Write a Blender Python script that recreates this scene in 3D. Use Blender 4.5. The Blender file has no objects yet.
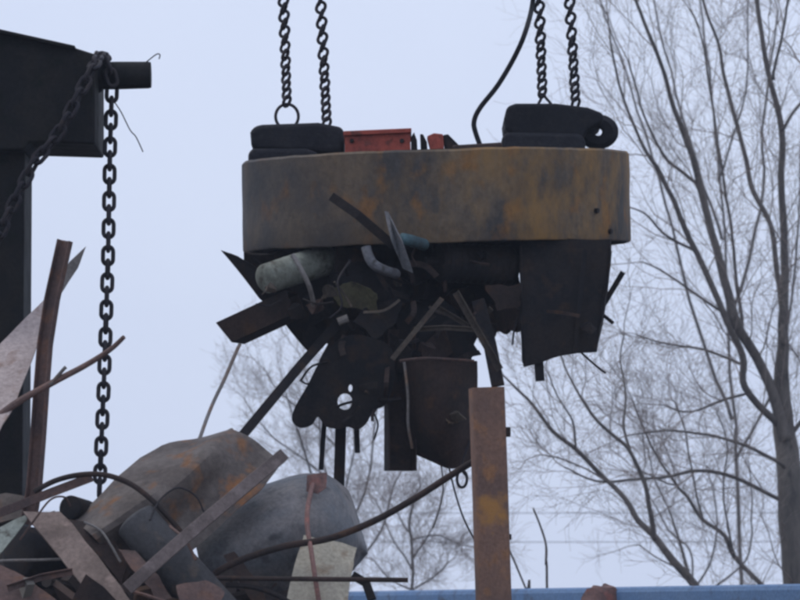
import bpy, bmesh, math, random
from mathutils import Vector, Matrix, noise
random.seed(7)
R = math.radians
scene = bpy.context.scene
COL = scene.collection

# ------------------------------------------------------------------ camera
PITCH = R(4.2); CAMZ = 1.7; TH = 0.092           # half-width tangent of the lens
cam_d = bpy.data.cameras.new('camera'); cam = bpy.data.objects.new('camera', cam_d); COL.objects.link(cam)
cam.location = (0, 0, CAMZ); cam.rotation_euler = (R(90) + PITCH, 0, 0)
cam_d.sensor_width = 36; cam_d.lens = 18 / TH; cam_d.clip_start = 0.5; cam_d.clip_end = 3000
cam_d.dof.use_dof = True; cam_d.dof.focus_distance = 19.0; cam_d.dof.aperture_fstop = 13
scene.camera = cam
scene.render.resolution_x = 1024; scene.render.resolution_y = 768

# ------------------------------------------------------------------ sky, sun, exposure
SUN_EL, SUN_AZ = R(55), R(-72)                  # azimuth measured from +Y towards +X
world = bpy.data.worlds.new('World'); scene.world = world; world.use_nodes = True
nt = world.node_tree; nt.nodes.clear()
out = nt.nodes.new('ShaderNodeOutputWorld')
sky = nt.nodes.new('ShaderNodeTexSky'); sky.sky_type = 'NISHITA'; sky.sun_disc = False
sky.sun_elevation = SUN_EL; sky.sun_rotation = SUN_AZ; sky.dust_density = 3.0; sky.air_density = 1.0
bg1 = nt.nodes.new('ShaderNodeBackground'); bg1.inputs[1].default_value = 0.07
nt.links.new(sky.outputs[0], bg1.inputs[0])
# even overcast cloud deck over the clear sky, with faint cloud mottling
tc = nt.nodes.new('ShaderNodeTexCoord')
nz = nt.nodes.new('ShaderNodeTexNoise'); nz.inputs['Scale'].default_value = 5.0; nz.inputs['Detail'].default_value = 4.0
nt.links.new(tc.outputs['Generated'], nz.inputs['Vector'])
rp = nt.nodes.new('ShaderNodeValToRGB')
rp.color_ramp.elements[0].position = 0.3; rp.color_ramp.elements[0].color = (0.725, 0.81, 1.03, 1)
rp.color_ramp.elements[1].position = 0.7; rp.color_ramp.elements[1].color = (0.80, 0.885, 1.095, 1)
nt.links.new(nz.outputs['Fac'], rp.inputs[0])
bg2 = nt.nodes.new('ShaderNodeBackground'); bg2.inputs[1].default_value = 1.0
nt.links.new(rp.outputs[0], bg2.inputs[0])
mx = nt.nodes.new('ShaderNodeMixShader'); mx.inputs[0].default_value = 0.9
nt.links.new(bg1.outputs[0], mx.inputs[1]); nt.links.new(bg2.outputs[0], mx.inputs[2])
nt.links.new(mx.outputs[0], out.inputs[0])
sd = bpy.data.lights.new('sun', 'SUN'); sd.energy = 0.9; sd.angle = R(25); sd.color = (1.0, 0.96, 0.9)
sun = bpy.data.objects.new('sun', sd); COL.objects.link(sun)
sdir = Vector((math.sin(SUN_AZ) * math.cos(SUN_EL), math.cos(SUN_AZ) * math.cos(SUN_EL), math.sin(SUN_EL)))
sun.rotation_euler = sdir.to_track_quat('Z', 'Y').to_euler(); sun.location = sdir * 50
scene.view_settings.view_transform = 'Standard'; scene.view_settings.look = 'None'
scene.view_settings.gamma = 1; scene.view_settings.exposure = 0.0
scene.view_settings.use_curve_mapping = False
scene.render.engine = 'CYCLES'; scene.cycles.filter_width = 2.8

# ------------------------------------------------------------------ helpers
def P(px, py, Y):
    """photo pixel (800x600) -> point at world depth Y"""
    dx = (px - 400) / 400 * TH; dz = -(py - 300) / 400 * TH
    d = Vector((dx, math.cos(PITCH) - dz * math.sin(PITCH), math.sin(PITCH) + dz * math.cos(PITCH)))
    return Vector((0, 0, CAMZ)) + d * (Y / d.y)
def S(Y): return Y * TH / 400                     # metres per photo pixel at depth Y

def tag(o, label=None, cat=None, group=None, kind=None):
    if label: o['label'] = label
    if cat: o['category'] = cat
    if group: o['group'] = group
    if kind: o['kind'] = kind
    return o
def empty(name, loc, label, cat, group=None):
    o = bpy.data.objects.new(name, None); COL.objects.link(o); o.location = loc; o.empty_display_size = 0.1
    return tag(o, label, cat, group)

class MB:
    def __init__(s): s.v = []; s.f = []
    def add(s, vs, fs):
        b = len(s.v); s.v += [Vector(v) for v in vs]; s.f += [tuple(i + b for i in f) for f in fs]
    def box(s, c, size, M=None):
        x, y, z = [k / 2 for k in size]
        vs = [Vector((a * x, b * y, d * z)) for d in (-1, 1) for b in (-1, 1) for a in (-1, 1)]
        if M is not None: vs = [M @ v for v in vs]
        s.add([v + Vector(c) for v in vs], [(0, 2, 3, 1), (4, 5, 7, 6), (0, 1, 5, 4), (2, 6, 7, 3), (0, 4, 6, 2), (1, 3, 7, 5)])
    def tube(s, pts, rad, n=8, cap=True):
        pts = [Vector(p) for p in pts]
        if not isinstance(rad, (list, tuple)): rad = [rad] * len(pts)
        up = None; rings = []
        for i, p in enumerate(pts):
            t = (pts[min(i + 1, len(pts) - 1)] - pts[max(i - 1, 0)])
            t = t.normalized() if t.length > 1e-9 else Vector((0, 0, 1))
            if up is None:
                up = t.orthogonal().normalized()
            else:
                up = up - t * up.dot(t); up = up.normalized() if up.length > 1e-6 else t.orthogonal().normalized()
            w = t.cross(up)
            rings.append([p + (up * math.cos(a) + w * math.sin(a)) * rad[i] for a in [2 * math.pi * k / n for k in range(n)]])
        vs = [v for r in rings for v in r]; fs = []
        for i in range(len(rings) - 1):
            for k in range(n):
                fs.append((i * n + k, i * n + (k + 1) % n, (i + 1) * n + (k + 1) % n, (i + 1) * n + k))
        if cap and n > 2:
            fs.append(tuple(reversed(range(n)))); fs.append(tuple((len(rings) - 1) * n + k for k in range(n)))
        s.add(vs, fs)
    def sweep(s, pts, prof, up=Vector((0, 0, 1)), closed_caps=True):
        """sweep a closed 2D profile (list of (side, up)) along points"""
        pts = [Vector(p) for p in pts]; n = len(prof); vs = []; fs = []
        for i, p in enumerate(pts):
            t = (pts[min(i + 1, len(pts) - 1)] - pts[max(i - 1, 0)]).normalized()
            u = (up - t * up.dot(t)).normalized(); w = t.cross(u)
            vs += [p + w * a + u * b for a, b in prof]
        for i in range(len(pts) - 1):
            for k in range(n):
                fs.append((i * n + k, i * n + (k + 1) % n, (i + 1) * n + (k + 1) % n, (i + 1) * n + k))
        if closed_caps:
            fs.append(tuple(reversed(range(n)))); fs.append(tuple((len(pts) - 1) * n + k for k in range(n)))
        s.add(vs, fs)
    def lathe(s, prof, n=64, M=Matrix(), closed=False):
        """profile of (r, z) turned about z"""
        vs = []; fs = []; m = len(prof)
        for k in range(n):
            a = 2 * math.pi * k / n
            vs += [M @ Vector((r * math.cos(a), r * math.sin(a), z)) for r, z in prof]
        for k in range(n):
            k2 = (k + 1) % n
            for i in range(m - 1 if not closed else m):
                j = (i + 1) % m
                fs.append((k * m + i, k2 * m + i, k2 * m + j, k * m + j))
        s.add(vs, fs)
    def prism(s, poly, depth_vec):
        n = len(poly); d = Vector(depth_vec)
        vs = [Vector(p) for p in poly] + [Vector(p) + d for p in poly]
        fs = [tuple(range(n)), tuple(reversed(range(n, 2 * n)))] + [(i, n + i, n + (i + 1) % n, (i + 1) % n) for i in range(n)]
        s.add(vs, fs)
    def build(s, name, mat, parent=None, smooth=False, bevel=0, origin=None, weld=False):
        if parent is not None: off = parent.location.copy()
        elif origin is not None: off = Vector(origin)
        else:
            xs = [v.x for v in s.v]; ys = [v.y for v in s.v]; zs = [v.z for v in s.v]
            off = Vector(((min(xs) + max(xs)) / 2, (min(ys) + max(ys)) / 2, min(zs)))
        if parent is not None and parent.parent is not None: off = parent.parent.location.copy()
        me = bpy.data.meshes.new(name); me.from_pydata([v - off for v in s.v], [], s.f)
        bm = bmesh.new(); bm.from_mesh(me)
        if weld: bmesh.ops.remove_doubles(bm, verts=bm.verts, dist=1e-5)
        bmesh.ops.recalc_face_normals(bm, faces=bm.faces); bm.to_mesh(me); bm.free()
        if smooth:
            me.polygons.foreach_set('use_smooth', [True] * len(me.polygons))
        me.materials.append(mat)
        o = bpy.data.objects.new(name, me); COL.objects.link(o)
        if parent is not None: o.parent = parent
        else: o.location = off
        if smooth == 'auto':
            try:
                me.set_sharp_from_angle(angle=R(35))
            except Exception: pass
        if bevel:
            b = o.modifiers.new('bevel', 'BEVEL'); b.width = bevel; b.segments = 2; b.limit_method = 'ANGLE'; b.angle_limit = R(40)
        return o

def rect(w, h): return [(-w / 2, -h / 2), (w / 2, -h / 2), (w / 2, h / 2), (-w / 2, h / 2)]
def angle_prof(a, t): return [(0, 0), (a, 0), (a, t), (t, t), (t, a), (0, a)]
def channel_prof(w, h, t): return [(-w / 2, 0), (w / 2, 0), (w / 2, h), (w / 2 - t, h), (w / 2 - t, t), (-w / 2 + t, t), (-w / 2 + t, h), (-w / 2, h)]
def catmull(pts, sub=4):
    pts = [Vector(p) for p in pts]; outp = []
    for i in range(len(pts) - 1):
        p0 = pts[max(i - 1, 0)]; p1 = pts[i]; p2 = pts[i + 1]; p3 = pts[min(i + 2, len(pts) - 1)]
        for k in range(sub):
            t = k / sub
            outp.append(0.5 * ((2 * p1) + (p2 - p0) * t + (2 * p0 - 5 * p1 + 4 * p2 - p3) * t * t + (3 * p1 - p0 - 3 * p2 + p3) * t ** 3))
    outp.append(pts[-1]); return outp

def sheet_mb(pts, th, dent=0.006, cuts=3, freq=4.0, rag=0.0015):
    """bent steel sheet: polygon of (px,py,Y), dented and given thickness"""
    bm = bmesh.new()
    f = bm.faces.new([bm.verts.new(P(*p)) for p in pts])
    bmesh.ops.triangulate(bm, faces=[f])
    bmesh.ops.subdivide_edges(bm, edges=bm.edges[:], cuts=cuts, use_grid_fill=True)
    bm.normal_update(); seed = Vector((pts[0][0], pts[0][1], 3.3))
    nn = sum((fa.normal * fa.calc_area() for fa in bm.faces), Vector()).normalized()
    for v in bm.verts:
        v.co += nn * noise.noise(v.co * freq + seed) * dent
        v.co += nn * (abs(noise.noise(v.co * freq * 1.7 - seed)) - 0.2) * dent * 1.2
        v.co += Vector((noise.noise(v.co * 11 + seed), 0, noise.noise(v.co * 11 - seed))) * (dent * 0.5 + rag)
        if v.is_boundary: v.co += Vector((noise.noise(v.co * 37 + seed), 0, noise.noise(v.co * 37 - seed))) * rag
    bmesh.ops.solidify(bm, geom=bm.faces[:], thickness=th)
    m = MB(); bm.verts.index_update()
    m.add([v.co.copy() for v in bm.verts], [tuple(v.index for v in fa.verts) for fa in bm.faces]); bm.free()
    return m
def loft_mb(rows, th, sub=4, dent=0.006, freq=4.0, linear=False):
    """curved sheet through rows of (px,py,Y)"""
    rr = [catmull([P(*p) for p in r], sub) for r in rows]
    def lin(q): return [q[a].lerp(q[a + 1], k / sub) for a in range(len(q) - 1) for k in range(sub)] + [q[-1]]
    cols = [(lin if linear else (lambda q: catmull(q, sub)))([r[i] for r in rr]) for i in range(len(rr[0]))]
    bm = bmesh.new(); vs = [[bm.verts.new(p) for p in c] for c in cols]
    for i in range(len(vs) - 1):
        for j in range(len(vs[0]) - 1):
            bm.faces.new((vs[i][j], vs[i + 1][j], vs[i + 1][j + 1], vs[i][j + 1]))
    bm.normal_update(); seed = Vector((rows[0][0][0], rows[0][0][1], 1.7))
    for v in bm.verts: v.co += v.normal * (noise.noise(v.co * freq + seed) * dent + noise.noise(v.co * freq * 3 + seed) * dent * 0.35)
    bmesh.ops.solidify(bm, geom=bm.faces[:], thickness=th)
    m = MB(); bm.verts.index_update()
    m.add([v.co.copy() for v in bm.verts], [tuple(v.index for v in fa.verts) for fa in bm.faces]); bm.free()
    return m

# ------------------------------------------------------------------ materials
def mat(name, c1, c2, c3=None, scale=6.0, rough=0.75, bump=0.25, metallic=0.0, stretch=(1, 1, 1), lo=0.42, hi=0.62, fine=60.0, var=0.25, spec=0.25):
    """main colour c1, patches of c2, fine specks of c3; per-object tone shift"""
    m = bpy.data.materials.new(name); m.use_nodes = True; t = m.node_tree; N = t.nodes; L = t.links
    b = N['Principled BSDF']; b.inputs['Metallic'].default_value = metallic; b.inputs['Specular IOR Level'].default_value = spec
    tc = N.new('ShaderNodeTexCoord'); mp = N.new('ShaderNodeMapping'); mp.inputs['Scale'].default_value = stretch
    oi = N.new('ShaderNodeObjectInfo'); ad = N.new('ShaderNodeVectorMath'); ad.operation = 'ADD'
    sc = N.new('ShaderNodeMath'); sc.operation = 'MULTIPLY'; sc.inputs[1].default_value = 37.0
    L.new(oi.outputs['Random'], sc.inputs[0]); L.new(tc.outputs['Object'], ad.inputs[0]); L.new(sc.outputs[0], ad.inputs[1])
    L.new(ad.outputs[0], mp.inputs['Vector'])
    n1 = N.new('ShaderNodeTexNoise'); n1.inputs['Scale'].default_value = scale; n1.inputs['Detail'].default_value = 7; n1.inputs['Roughness'].default_value = 0.62
    n2 = N.new('ShaderNodeTexNoise'); n2.inputs['Scale'].default_value = fine; n2.inputs['Detail'].default_value = 4; n2.inputs['Roughness'].default_value = 0.7
    n3 = N.new('ShaderNodeTexNoise'); n3.inputs['Scale'].default_value = scale * 2.7; n3.inputs['Detail'].default_value = 6
    for n in (n1, n2, n3): L.new(mp.outputs[0], n.inputs['Vector'])
    r1 = N.new('ShaderNodeValToRGB'); r1.color_ramp.elements[0].position = lo; r1.color_ramp.elements[1].position = hi
    r1.color_ramp.elements[0].color = (*c1, 1); r1.color_ramp.elements[1].color = (*c2, 1)
    L.new(n1.outputs['Fac'], r1.inputs[0])
    r3 = N.new('ShaderNodeValToRGB'); r3.color_ramp.elements[0].position = 0.56; r3.color_ramp.elements[1].position = 0.7
    L.new(n3.outputs['Fac'], r3.inputs[0])
    m1 = N.new('ShaderNodeMix'); m1.data_type = 'RGBA'
    L.new(r3.outputs[0], m1.inputs[0]); L.new(r1.outputs[0], m1.inputs[6]); m1.inputs[7].default_value = (*(c3 or c2), 1)
    hs = N.new('ShaderNodeHueSaturation'); mr = N.new('ShaderNodeMapRange')
    mr.inputs['To Min'].default_value = 1 - var; mr.inputs['To Max'].default_value = 1 + var
    L.new(oi.outputs['Random'], mr.inputs['Value']); L.new(m1.outputs[2], hs.inputs['Color'])
    mm = N.new('ShaderNodeMath'); mm.operation = 'MULTIPLY'; mr2 = N.new('ShaderNodeMapRange')
    mr2.inputs['From Min'].default_value = 0.25; mr2.inputs['From Max'].default_value = 0.75
    mr2.inputs['To Min'].default_value = 0.68; mr2.inputs['To Max'].default_value = 1.32
    L.new(n2.outputs['Fac'], mr2.inputs['Value']); L.new(mr.outputs[0], mm.inputs[0]); L.new(mr2.outputs[0], mm.inputs[1])
    L.new(mm.outputs[0], hs.inputs['Value']); L.new(hs.outputs[0], b.inputs['Base Color'])
    rr = N.new('ShaderNodeMapRange'); rr.inputs['To Min'].default_value = rough - 0.15; rr.inputs['To Max'].default_value = min(1, rough + 0.15)
    L.new(n3.outputs['Fac'], rr.inputs['Value']); L.new(rr.outputs[0], b.inputs['Roughness'])
    bp = N.new('ShaderNodeBump'); bp.inputs['Strength'].default_value = bump; bp.inputs['Distance'].default_value = 0.01
    L.new(n2.outputs['Fac'], bp.inputs['Height']); L.new(bp.outputs[0], b.inputs['Normal'])
    return m
M = {}
M['rust'] = mat('rusty_steel', (0.14, 0.086, 0.072), (0.085, 0.06, 0.056), (0.17, 0.09, 0.062), 5)
M['rust_post'] = mat('rusty_post_steel', (0.245, 0.140, 0.098), (0.17, 0.105, 0.082), (0.30, 0.15, 0.075), 5, var=0.05, stretch=(1, 1, 0.8), fine=80, bump=0.5)
M['rust_pink'] = mat('dusty_rust', (0.225, 0.168, 0.142), (0.15, 0.11, 0.092), (0.27, 0.20, 0.17), 6)
M['rust_orange'] = mat('grey_sheet_with_orange_rust', (0.175, 0.148, 0.132), (0.105, 0.085, 0.075), (0.22, 0.11, 0.055), 3.4, lo=0.40, hi=0.60, fine=40)
M['rust_grey'] = mat('grey_brown_bar', (0.165, 0.13, 0.12), (0.11, 0.085, 0.078), (0.20, 0.16, 0.15), 5, var=0.05)
M['angle'] = mat('brown_angle_iron', (0.095, 0.078, 0.062), (0.065, 0.052, 0.044), (0.12, 0.08, 0.055), 6, spec=0.15)
M['elbow'] = mat('dull_grey_elbow', (0.15, 0.155, 0.17), (0.08, 0.08, 0.085), (0.05, 0.045, 0.04), 9, spec=0.2)
M['pale_pink'] = mat('pale_dusty_plate', (0.44, 0.365, 0.345), (0.35, 0.285, 0.265), (0.29, 0.21, 0.18), 4, var=0.02)
M['dark_grey'] = mat('dark_grey_pipe', (0.055, 0.054, 0.057), (0.038, 0.036, 0.037), (0.085, 0.07, 0.06), 5)
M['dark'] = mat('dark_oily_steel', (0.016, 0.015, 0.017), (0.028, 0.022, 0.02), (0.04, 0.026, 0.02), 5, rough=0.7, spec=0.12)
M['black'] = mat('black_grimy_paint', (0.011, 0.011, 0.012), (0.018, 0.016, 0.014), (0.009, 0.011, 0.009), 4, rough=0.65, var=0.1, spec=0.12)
M['dark_rust'] = mat('dark_rust', (0.052, 0.034, 0.029), (0.03, 0.023, 0.021), (0.07, 0.04, 0.027), 5, spec=0.15)
M['grey'] = mat('weathered_grey_steel', (0.20, 0.185, 0.175), (0.145, 0.13, 0.12), (0.22, 0.15, 0.11), 4)
M['bluegrey'] = mat('scuffed_blue_grey_paint', (0.13, 0.138, 0.15), (0.205, 0.188, 0.182), (0.075, 0.074, 0.078), 4.5, rough=0.6, spec=0.4)
M['pale'] = mat('pale_chalky_paint', (0.27, 0.29, 0.25), (0.15, 0.155, 0.125), (0.07, 0.06, 0.045), 8)
M['beige'] = mat('dirty_beige_paint', (0.52, 0.47, 0.37), (0.41, 0.37, 0.295), (0.34, 0.26, 0.18), 4)
M['red'] = mat('faded_red_paint', (0.36, 0.075, 0.050), (0.28, 0.062, 0.045), (0.14, 0.05, 0.04), 7, rough=0.65, var=0.05)
M['redrust'] = mat('reddish_rust', (0.20, 0.11, 0.095), (0.14, 0.085, 0.078), (0.27, 0.11, 0.09), 9)
M['teal'] = mat('teal_paint', (0.09, 0.17, 0.195), (0.06, 0.10, 0.115), (0.05, 0.055, 0.055), 9)
M['olive'] = mat('olive_paint', (0.12, 0.11, 0.06), (0.08, 0.07, 0.045), (0.05, 0.04, 0.03), 6)
M['blue'] = mat('faded_blue_paint', (0.095, 0.19, 0.36), (0.12, 0.205, 0.345), (0.075, 0.10, 0.15), 3.0, rough=0.55, var=0.03, lo=0.35, hi=0.7)
M['chain'] = mat('dark_chain_steel', (0.026, 0.024, 0.031), (0.036, 0.03, 0.032), (0.045, 0.034, 0.032), 12, rough=0.6, spec=0.2)
M['rubber'] = mat('black_rubber', (0.016, 0.016, 0.020), (0.022, 0.022, 0.026), (0.03, 0.028, 0.03), 8, rough=0.75, spec=0.15)
M['bark'] = mat('grey_brown_bark', (0.095, 0.082, 0.072), (0.14, 0.12, 0.104), (0.06, 0.052, 0.046), 5, fine=25, bump=0.6, stretch=(1, 1, 0.3), var=0.1)
M['twig'] = mat('twig_bark', (0.20, 0.165, 0.145), (0.25, 0.205, 0.18), (0.16, 0.132, 0.115), 2, bump=0, var=0.1)
M['mud'] = mat('oily_mud_and_grit', (0.045, 0.038, 0.032), (0.075, 0.062, 0.05), (0.028, 0.025, 0.024), 0.6, fine=14, rough=0.8, var=0)
M['wood'] = mat('weathered_pole_wood', (0.10, 0.08, 0.06), (0.14, 0.115, 0.09), None, 4)

# magnet housing: brown dirty paint, vertical run-offs of orange rust, grey grime
def magnet_mat():
    m = mat('magnet_housing_paint', (0.165, 0.122, 0.082), (0.07, 0.064, 0.06), (0.23, 0.115, 0.045), 3.0, var=0.0, stretch=(1, 1, 0.8), fine=38, lo=0.38, hi=0.58)
    t = m.node_tree; N = t.nodes; L = t.links
    hs = [n for n in N if n.type == 'HUE_SAT'][0]; b = N['Principled BSDF']
    tc = N.new('ShaderNodeTexCoord'); mp = N.new('ShaderNodeMapping'); mp.inputs['Scale'].default_value = (5.5, 5.5, 2.6)
    mp.inputs['Location'].default_value = (3.1, 0.4, 0)
    n = N.new('ShaderNodeTexNoise'); n.inputs['Scale'].default_value = 1.0; n.inputs['Detail'].default_value = 8; n.inputs['Roughness'].default_value = 0.7
    L.new(tc.outputs['Object'], mp.inputs[0]); L.new(mp.outputs[0], n.inputs['Vector'])
    r = N.new('ShaderNodeValToRGB'); r.color_ramp.elements[0].position = 0.41; r.color_ramp.elements[1].position = 0.66
    L.new(n.outputs['Fac'], r.inputs[0])
    # rust is worst on one side of the drum (object space, stays with the drum)
    sx = N.new('ShaderNodeSeparateXYZ'); L.new(tc.outputs['Object'], sx.inputs[0])
    mr = N.new('ShaderNodeMapRange'); mr.inputs['From Min'].default_value = -0.7; mr.inputs['From Max'].default_value = 0.65
    mr.inputs['To Min'].default_value = 0.0; mr.inputs['To Max'].default_value = 1.0
    L.new(sx.outputs['X'], mr.inputs['Value'])
    mu = N.new('ShaderNodeMath'); mu.operation = 'MULTIPLY'; L.new(r.outputs[0], mu.inputs[0]); L.new(mr.outputs[0], mu.inputs[1])
    mx = N.new('ShaderNodeMix'); mx.data_type = 'RGBA'; L.new(mu.outputs[0], mx.inputs[0]); L.new(hs.outputs[0], mx.inputs[6])
    mx.inputs[7].default_value = (0.30, 0.172, 0.06, 1); mg = N.new('ShaderNodeMapRange'); mg.inputs['From Min'].default_value = -0.2; mg.inputs['From Max'].default_value = -0.75; mg.inputs['To Max'].default_value = 1.0
    L.new(sx.outputs['X'], mg.inputs['Value']); m2 = N.new('ShaderNodeMix'); m2.data_type = 'RGBA'; ng = N.new('ShaderNodeTexNoise'); ng.inputs['Scale'].default_value = 5.5; ng.inputs['Detail'].default_value = 6; ng.inputs['Roughness'].default_value = 0.65; L.new(tc.outputs['Object'], ng.inputs['Vector']); mgm = N.new('ShaderNodeMath'); mgm.operation = 'MULTIPLY'; L.new(mg.outputs[0], mgm.inputs[0]); L.new(ng.outputs['Fac'], mgm.inputs[1]); L.new(mgm.outputs[0], m2.inputs[0])
    L.new(mx.outputs[2], m2.inputs[6]); m2.inputs[7].default_value = (0.07, 0.072, 0.08, 1); L.new(m2.outputs[2], b.inputs['Base Color'])
    return m
M['magnet'] = magnet_mat()
def rust_spot(m, centre, radius, col):
    # one fresh bright rust bloom with a ragged outline, fixed to the object
    t = m.node_tree; N = t.nodes; L = t.links; hs = [n for n in N if n.type == 'HUE_SAT'][0]; b = N['Principled BSDF']
    tc = N.new('ShaderNodeTexCoord'); d = N.new('ShaderNodeVectorMath'); d.operation = 'DISTANCE'; d.inputs[1].default_value = centre
    L.new(tc.outputs['Object'], d.inputs[0]); n = N.new('ShaderNodeTexNoise'); n.inputs['Scale'].default_value = 22; n.inputs['Detail'].default_value = 5
    L.new(tc.outputs['Object'], n.inputs['Vector'])
    ma = N.new('ShaderNodeMath'); ma.operation = 'MULTIPLY_ADD'; ma.inputs[1].default_value = radius * 2.4; L.new(n.outputs['Fac'], ma.inputs[0])
    L.new(d.outputs['Value'], ma.inputs[2]); mr = N.new('ShaderNodeMapRange'); mr.inputs['From Min'].default_value = radius * 2.3; mr.inputs['From Max'].default_value = radius * 1.5
    L.new(ma.outputs[0], mr.inputs['Value']); mx = N.new('ShaderNodeMix'); mx.data_type = 'RGBA'
    L.new(mr.outputs[0], mx.inputs[0]); L.new(hs.outputs[0], mx.inputs[6]); mx.inputs[7].default_value = (*col, 1); L.new(mx.outputs[2], b.inputs['Base Color'])
_b = P(495, 600, 17.9); _q = P(491, 508, 17.83)
rust_spot(M['rust_post'], (_q.x - _b.x, _q.y - 17.9, _q.z), 0.075, (0.40, 0.20, 0.065))

# ------------------------------------------------------------------ ground
g = MB(); n = 40
xs = [-180 + 360 * i / n for i in range(n + 1)]
for i in range(n):
    for j in range(n):
        x0, x1 = xs[i], xs[i + 1]; y0, y1 = -100 + 360 * j / n, -100 + 360 * (j + 1) / n
        g.add([(x0, y0, 0), (x1, y0, 0), (x1, y1, 0), (x0, y1, 0)], [(0, 1, 2, 3)])
go = g.build('ground', M['mud'], origin=(0, 0, 0), weld=True); tag(go, 'dark muddy scrapyard ground', 'ground', kind='structure')

# ------------------------------------------------------------------ bare trees
def grow(mb, p, d, length, r, level, up=0.05, dens=1.0, rng=random):
    n = {1: 7, 2: 5, 3: 3}[level]; step = length / n; pts = [p.copy()]; rad = [r]; d = d.normalized()
    kids = []
    for i in range(n):
        d = (d + Vector((rng.gauss(0, 1), rng.gauss(0, 1), rng.gauss(0, 1))) * 0.21 + Vector((0, 0, up))).normalized()
        p = p + d * step; pts.append(p.copy()); rad.append(max(r * (1 - 0.8 * (i + 1) / n), 0.0014))
        if level < 3 and i >= (1 if level == 1 else 0):
            k = 2 if level == 1 else 1
            for _ in range(k):
                if rng.random() < dens * (0.95 if level == 1 else 0.85): kids.append((p.copy(), d.copy(), 1 - 0.5 * (i + 1) / n, rad[-1]))
    mb.tube(pts, rad, 4 if level == 1 else 3, cap=False)
    for kp, kd, f, kr in kids:
        q = Matrix.Rotation(rng.uniform(R(22), R(55)), 3, kd.orthogonal().normalized()) @ kd
        q = Matrix.Rotation(rng.uniform(0, 2 * math.pi), 3, kd) @ q
        grow(mb, kp, q, length * rng.uniform(0.32, 0.6) * f + 0.1, max(kr * 0.6, 0.0016), level + 1, up, dens, rng)

def limb_pts(poly, Y, rng, wig=1.0, dy=0.0):
    """poly of (px, py, width_px); depth drifts along the limb"""
    pts = []; acc = 0
    for i, (x, y, w) in enumerate(poly):
        pts.append(P(x, y, Y + acc)); acc += rng.uniform(-0.12, 0.12) + dy
    c = catmull(pts, 5); k = len(c)
    rr = []
    for i in range(k):
        t = i / 5; a = min(int(t), len(poly) - 2); f = t - a
        wpx = poly[a][2] * (1 - f) + poly[a + 1][2] * f
        rr.append(wpx * (0.66 if wpx < 12 else 0.66 + 0.28 * min(1, (wpx - 12) / 10)) / 2 * S(Y))
    for i in range(1, k - 1):
        c[i] += Vector((noise.noise(c[i] * 1.3), 0, noise.noise(c[i] * 1.3 + Vector((9, 2, 4))))) * wig * 0.5 * S(Y) * 5
        c[i] += Vector((noise.noise(c[i] * 3.7), 0, noise.noise(c[i] * 3.7 + Vector((9, 2, 4))))) * wig * 0.5 * S(Y) * 3.2
    return c, rr

def tree(name, label, trunk, limbs, Y, seed, spacing=0.33, l1=(0.9, 2.2), bias=(0, 0, 0.3), dens=1.0, r1=0.013, group='bare winter trees behind the yard', trunk_twigs=True):
    rng = random.Random(seed)
    tp, tr = limb_pts(trunk, Y, rng)
    base = Vector((tp[0].x, tp[0].y, 0))
    root = empty(name, base, label, 'tree', group)
    full = [Vector((base.x, base.y, -0.05)), (Vector((base.x, base.y, 0)) + tp[0]) * 0.5] + tp
    fr = [tr[0] * 1.5, tr[0] * 1.12] + tr
    t = MB(); t.tube(full, fr, 10); t.build('trunk', M['bark'], root, smooth=True)
    crown = MB(); lines = [(tp, tr)] if trunk_twigs else []
    for poly in limbs:
        c, rr = limb_pts(poly, Y, rng, dy=rng.uniform(-0.12, 0.12))
        # start the limb on the nearest point of trunk it grows from
        m = MB(); m.tube(c, rr, 7); m.build('limb', M['bark'], root, smooth=True); lines.append((c, rr))
    for c, rr in lines:
        acc = 0
        for i in range(1, len(c)):
            seg = c[i] - c[i - 1]; acc += seg.length
            while acc > spacing:
                acc -= spacing; p = c[i] - seg * rng.random(); d = seg.normalized()
                ax = d.orthogonal().normalized(); q = Matrix.Rotation(rng.uniform(R(25), R(60)), 3, ax) @ d
                q = Matrix.Rotation(rng.uniform(0, 2 * math.pi), 3, d) @ q + Vector(bias)
                grow(crown, p, q, rng.uniform(*l1), min(r1 * rng.uniform(0.35, 0.75), rr[i] * 0.6), 1, 0.05, dens, rng)
        grow(crown, c[-1], c[-1] - c[-2], rng.uniform(*l1), min(rr[-1], 0.02), 1, 0.05, dens, rng)
    co = crown.build('crown', M['twig'], root); co['kind'] = 'stuff'
    return root

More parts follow.
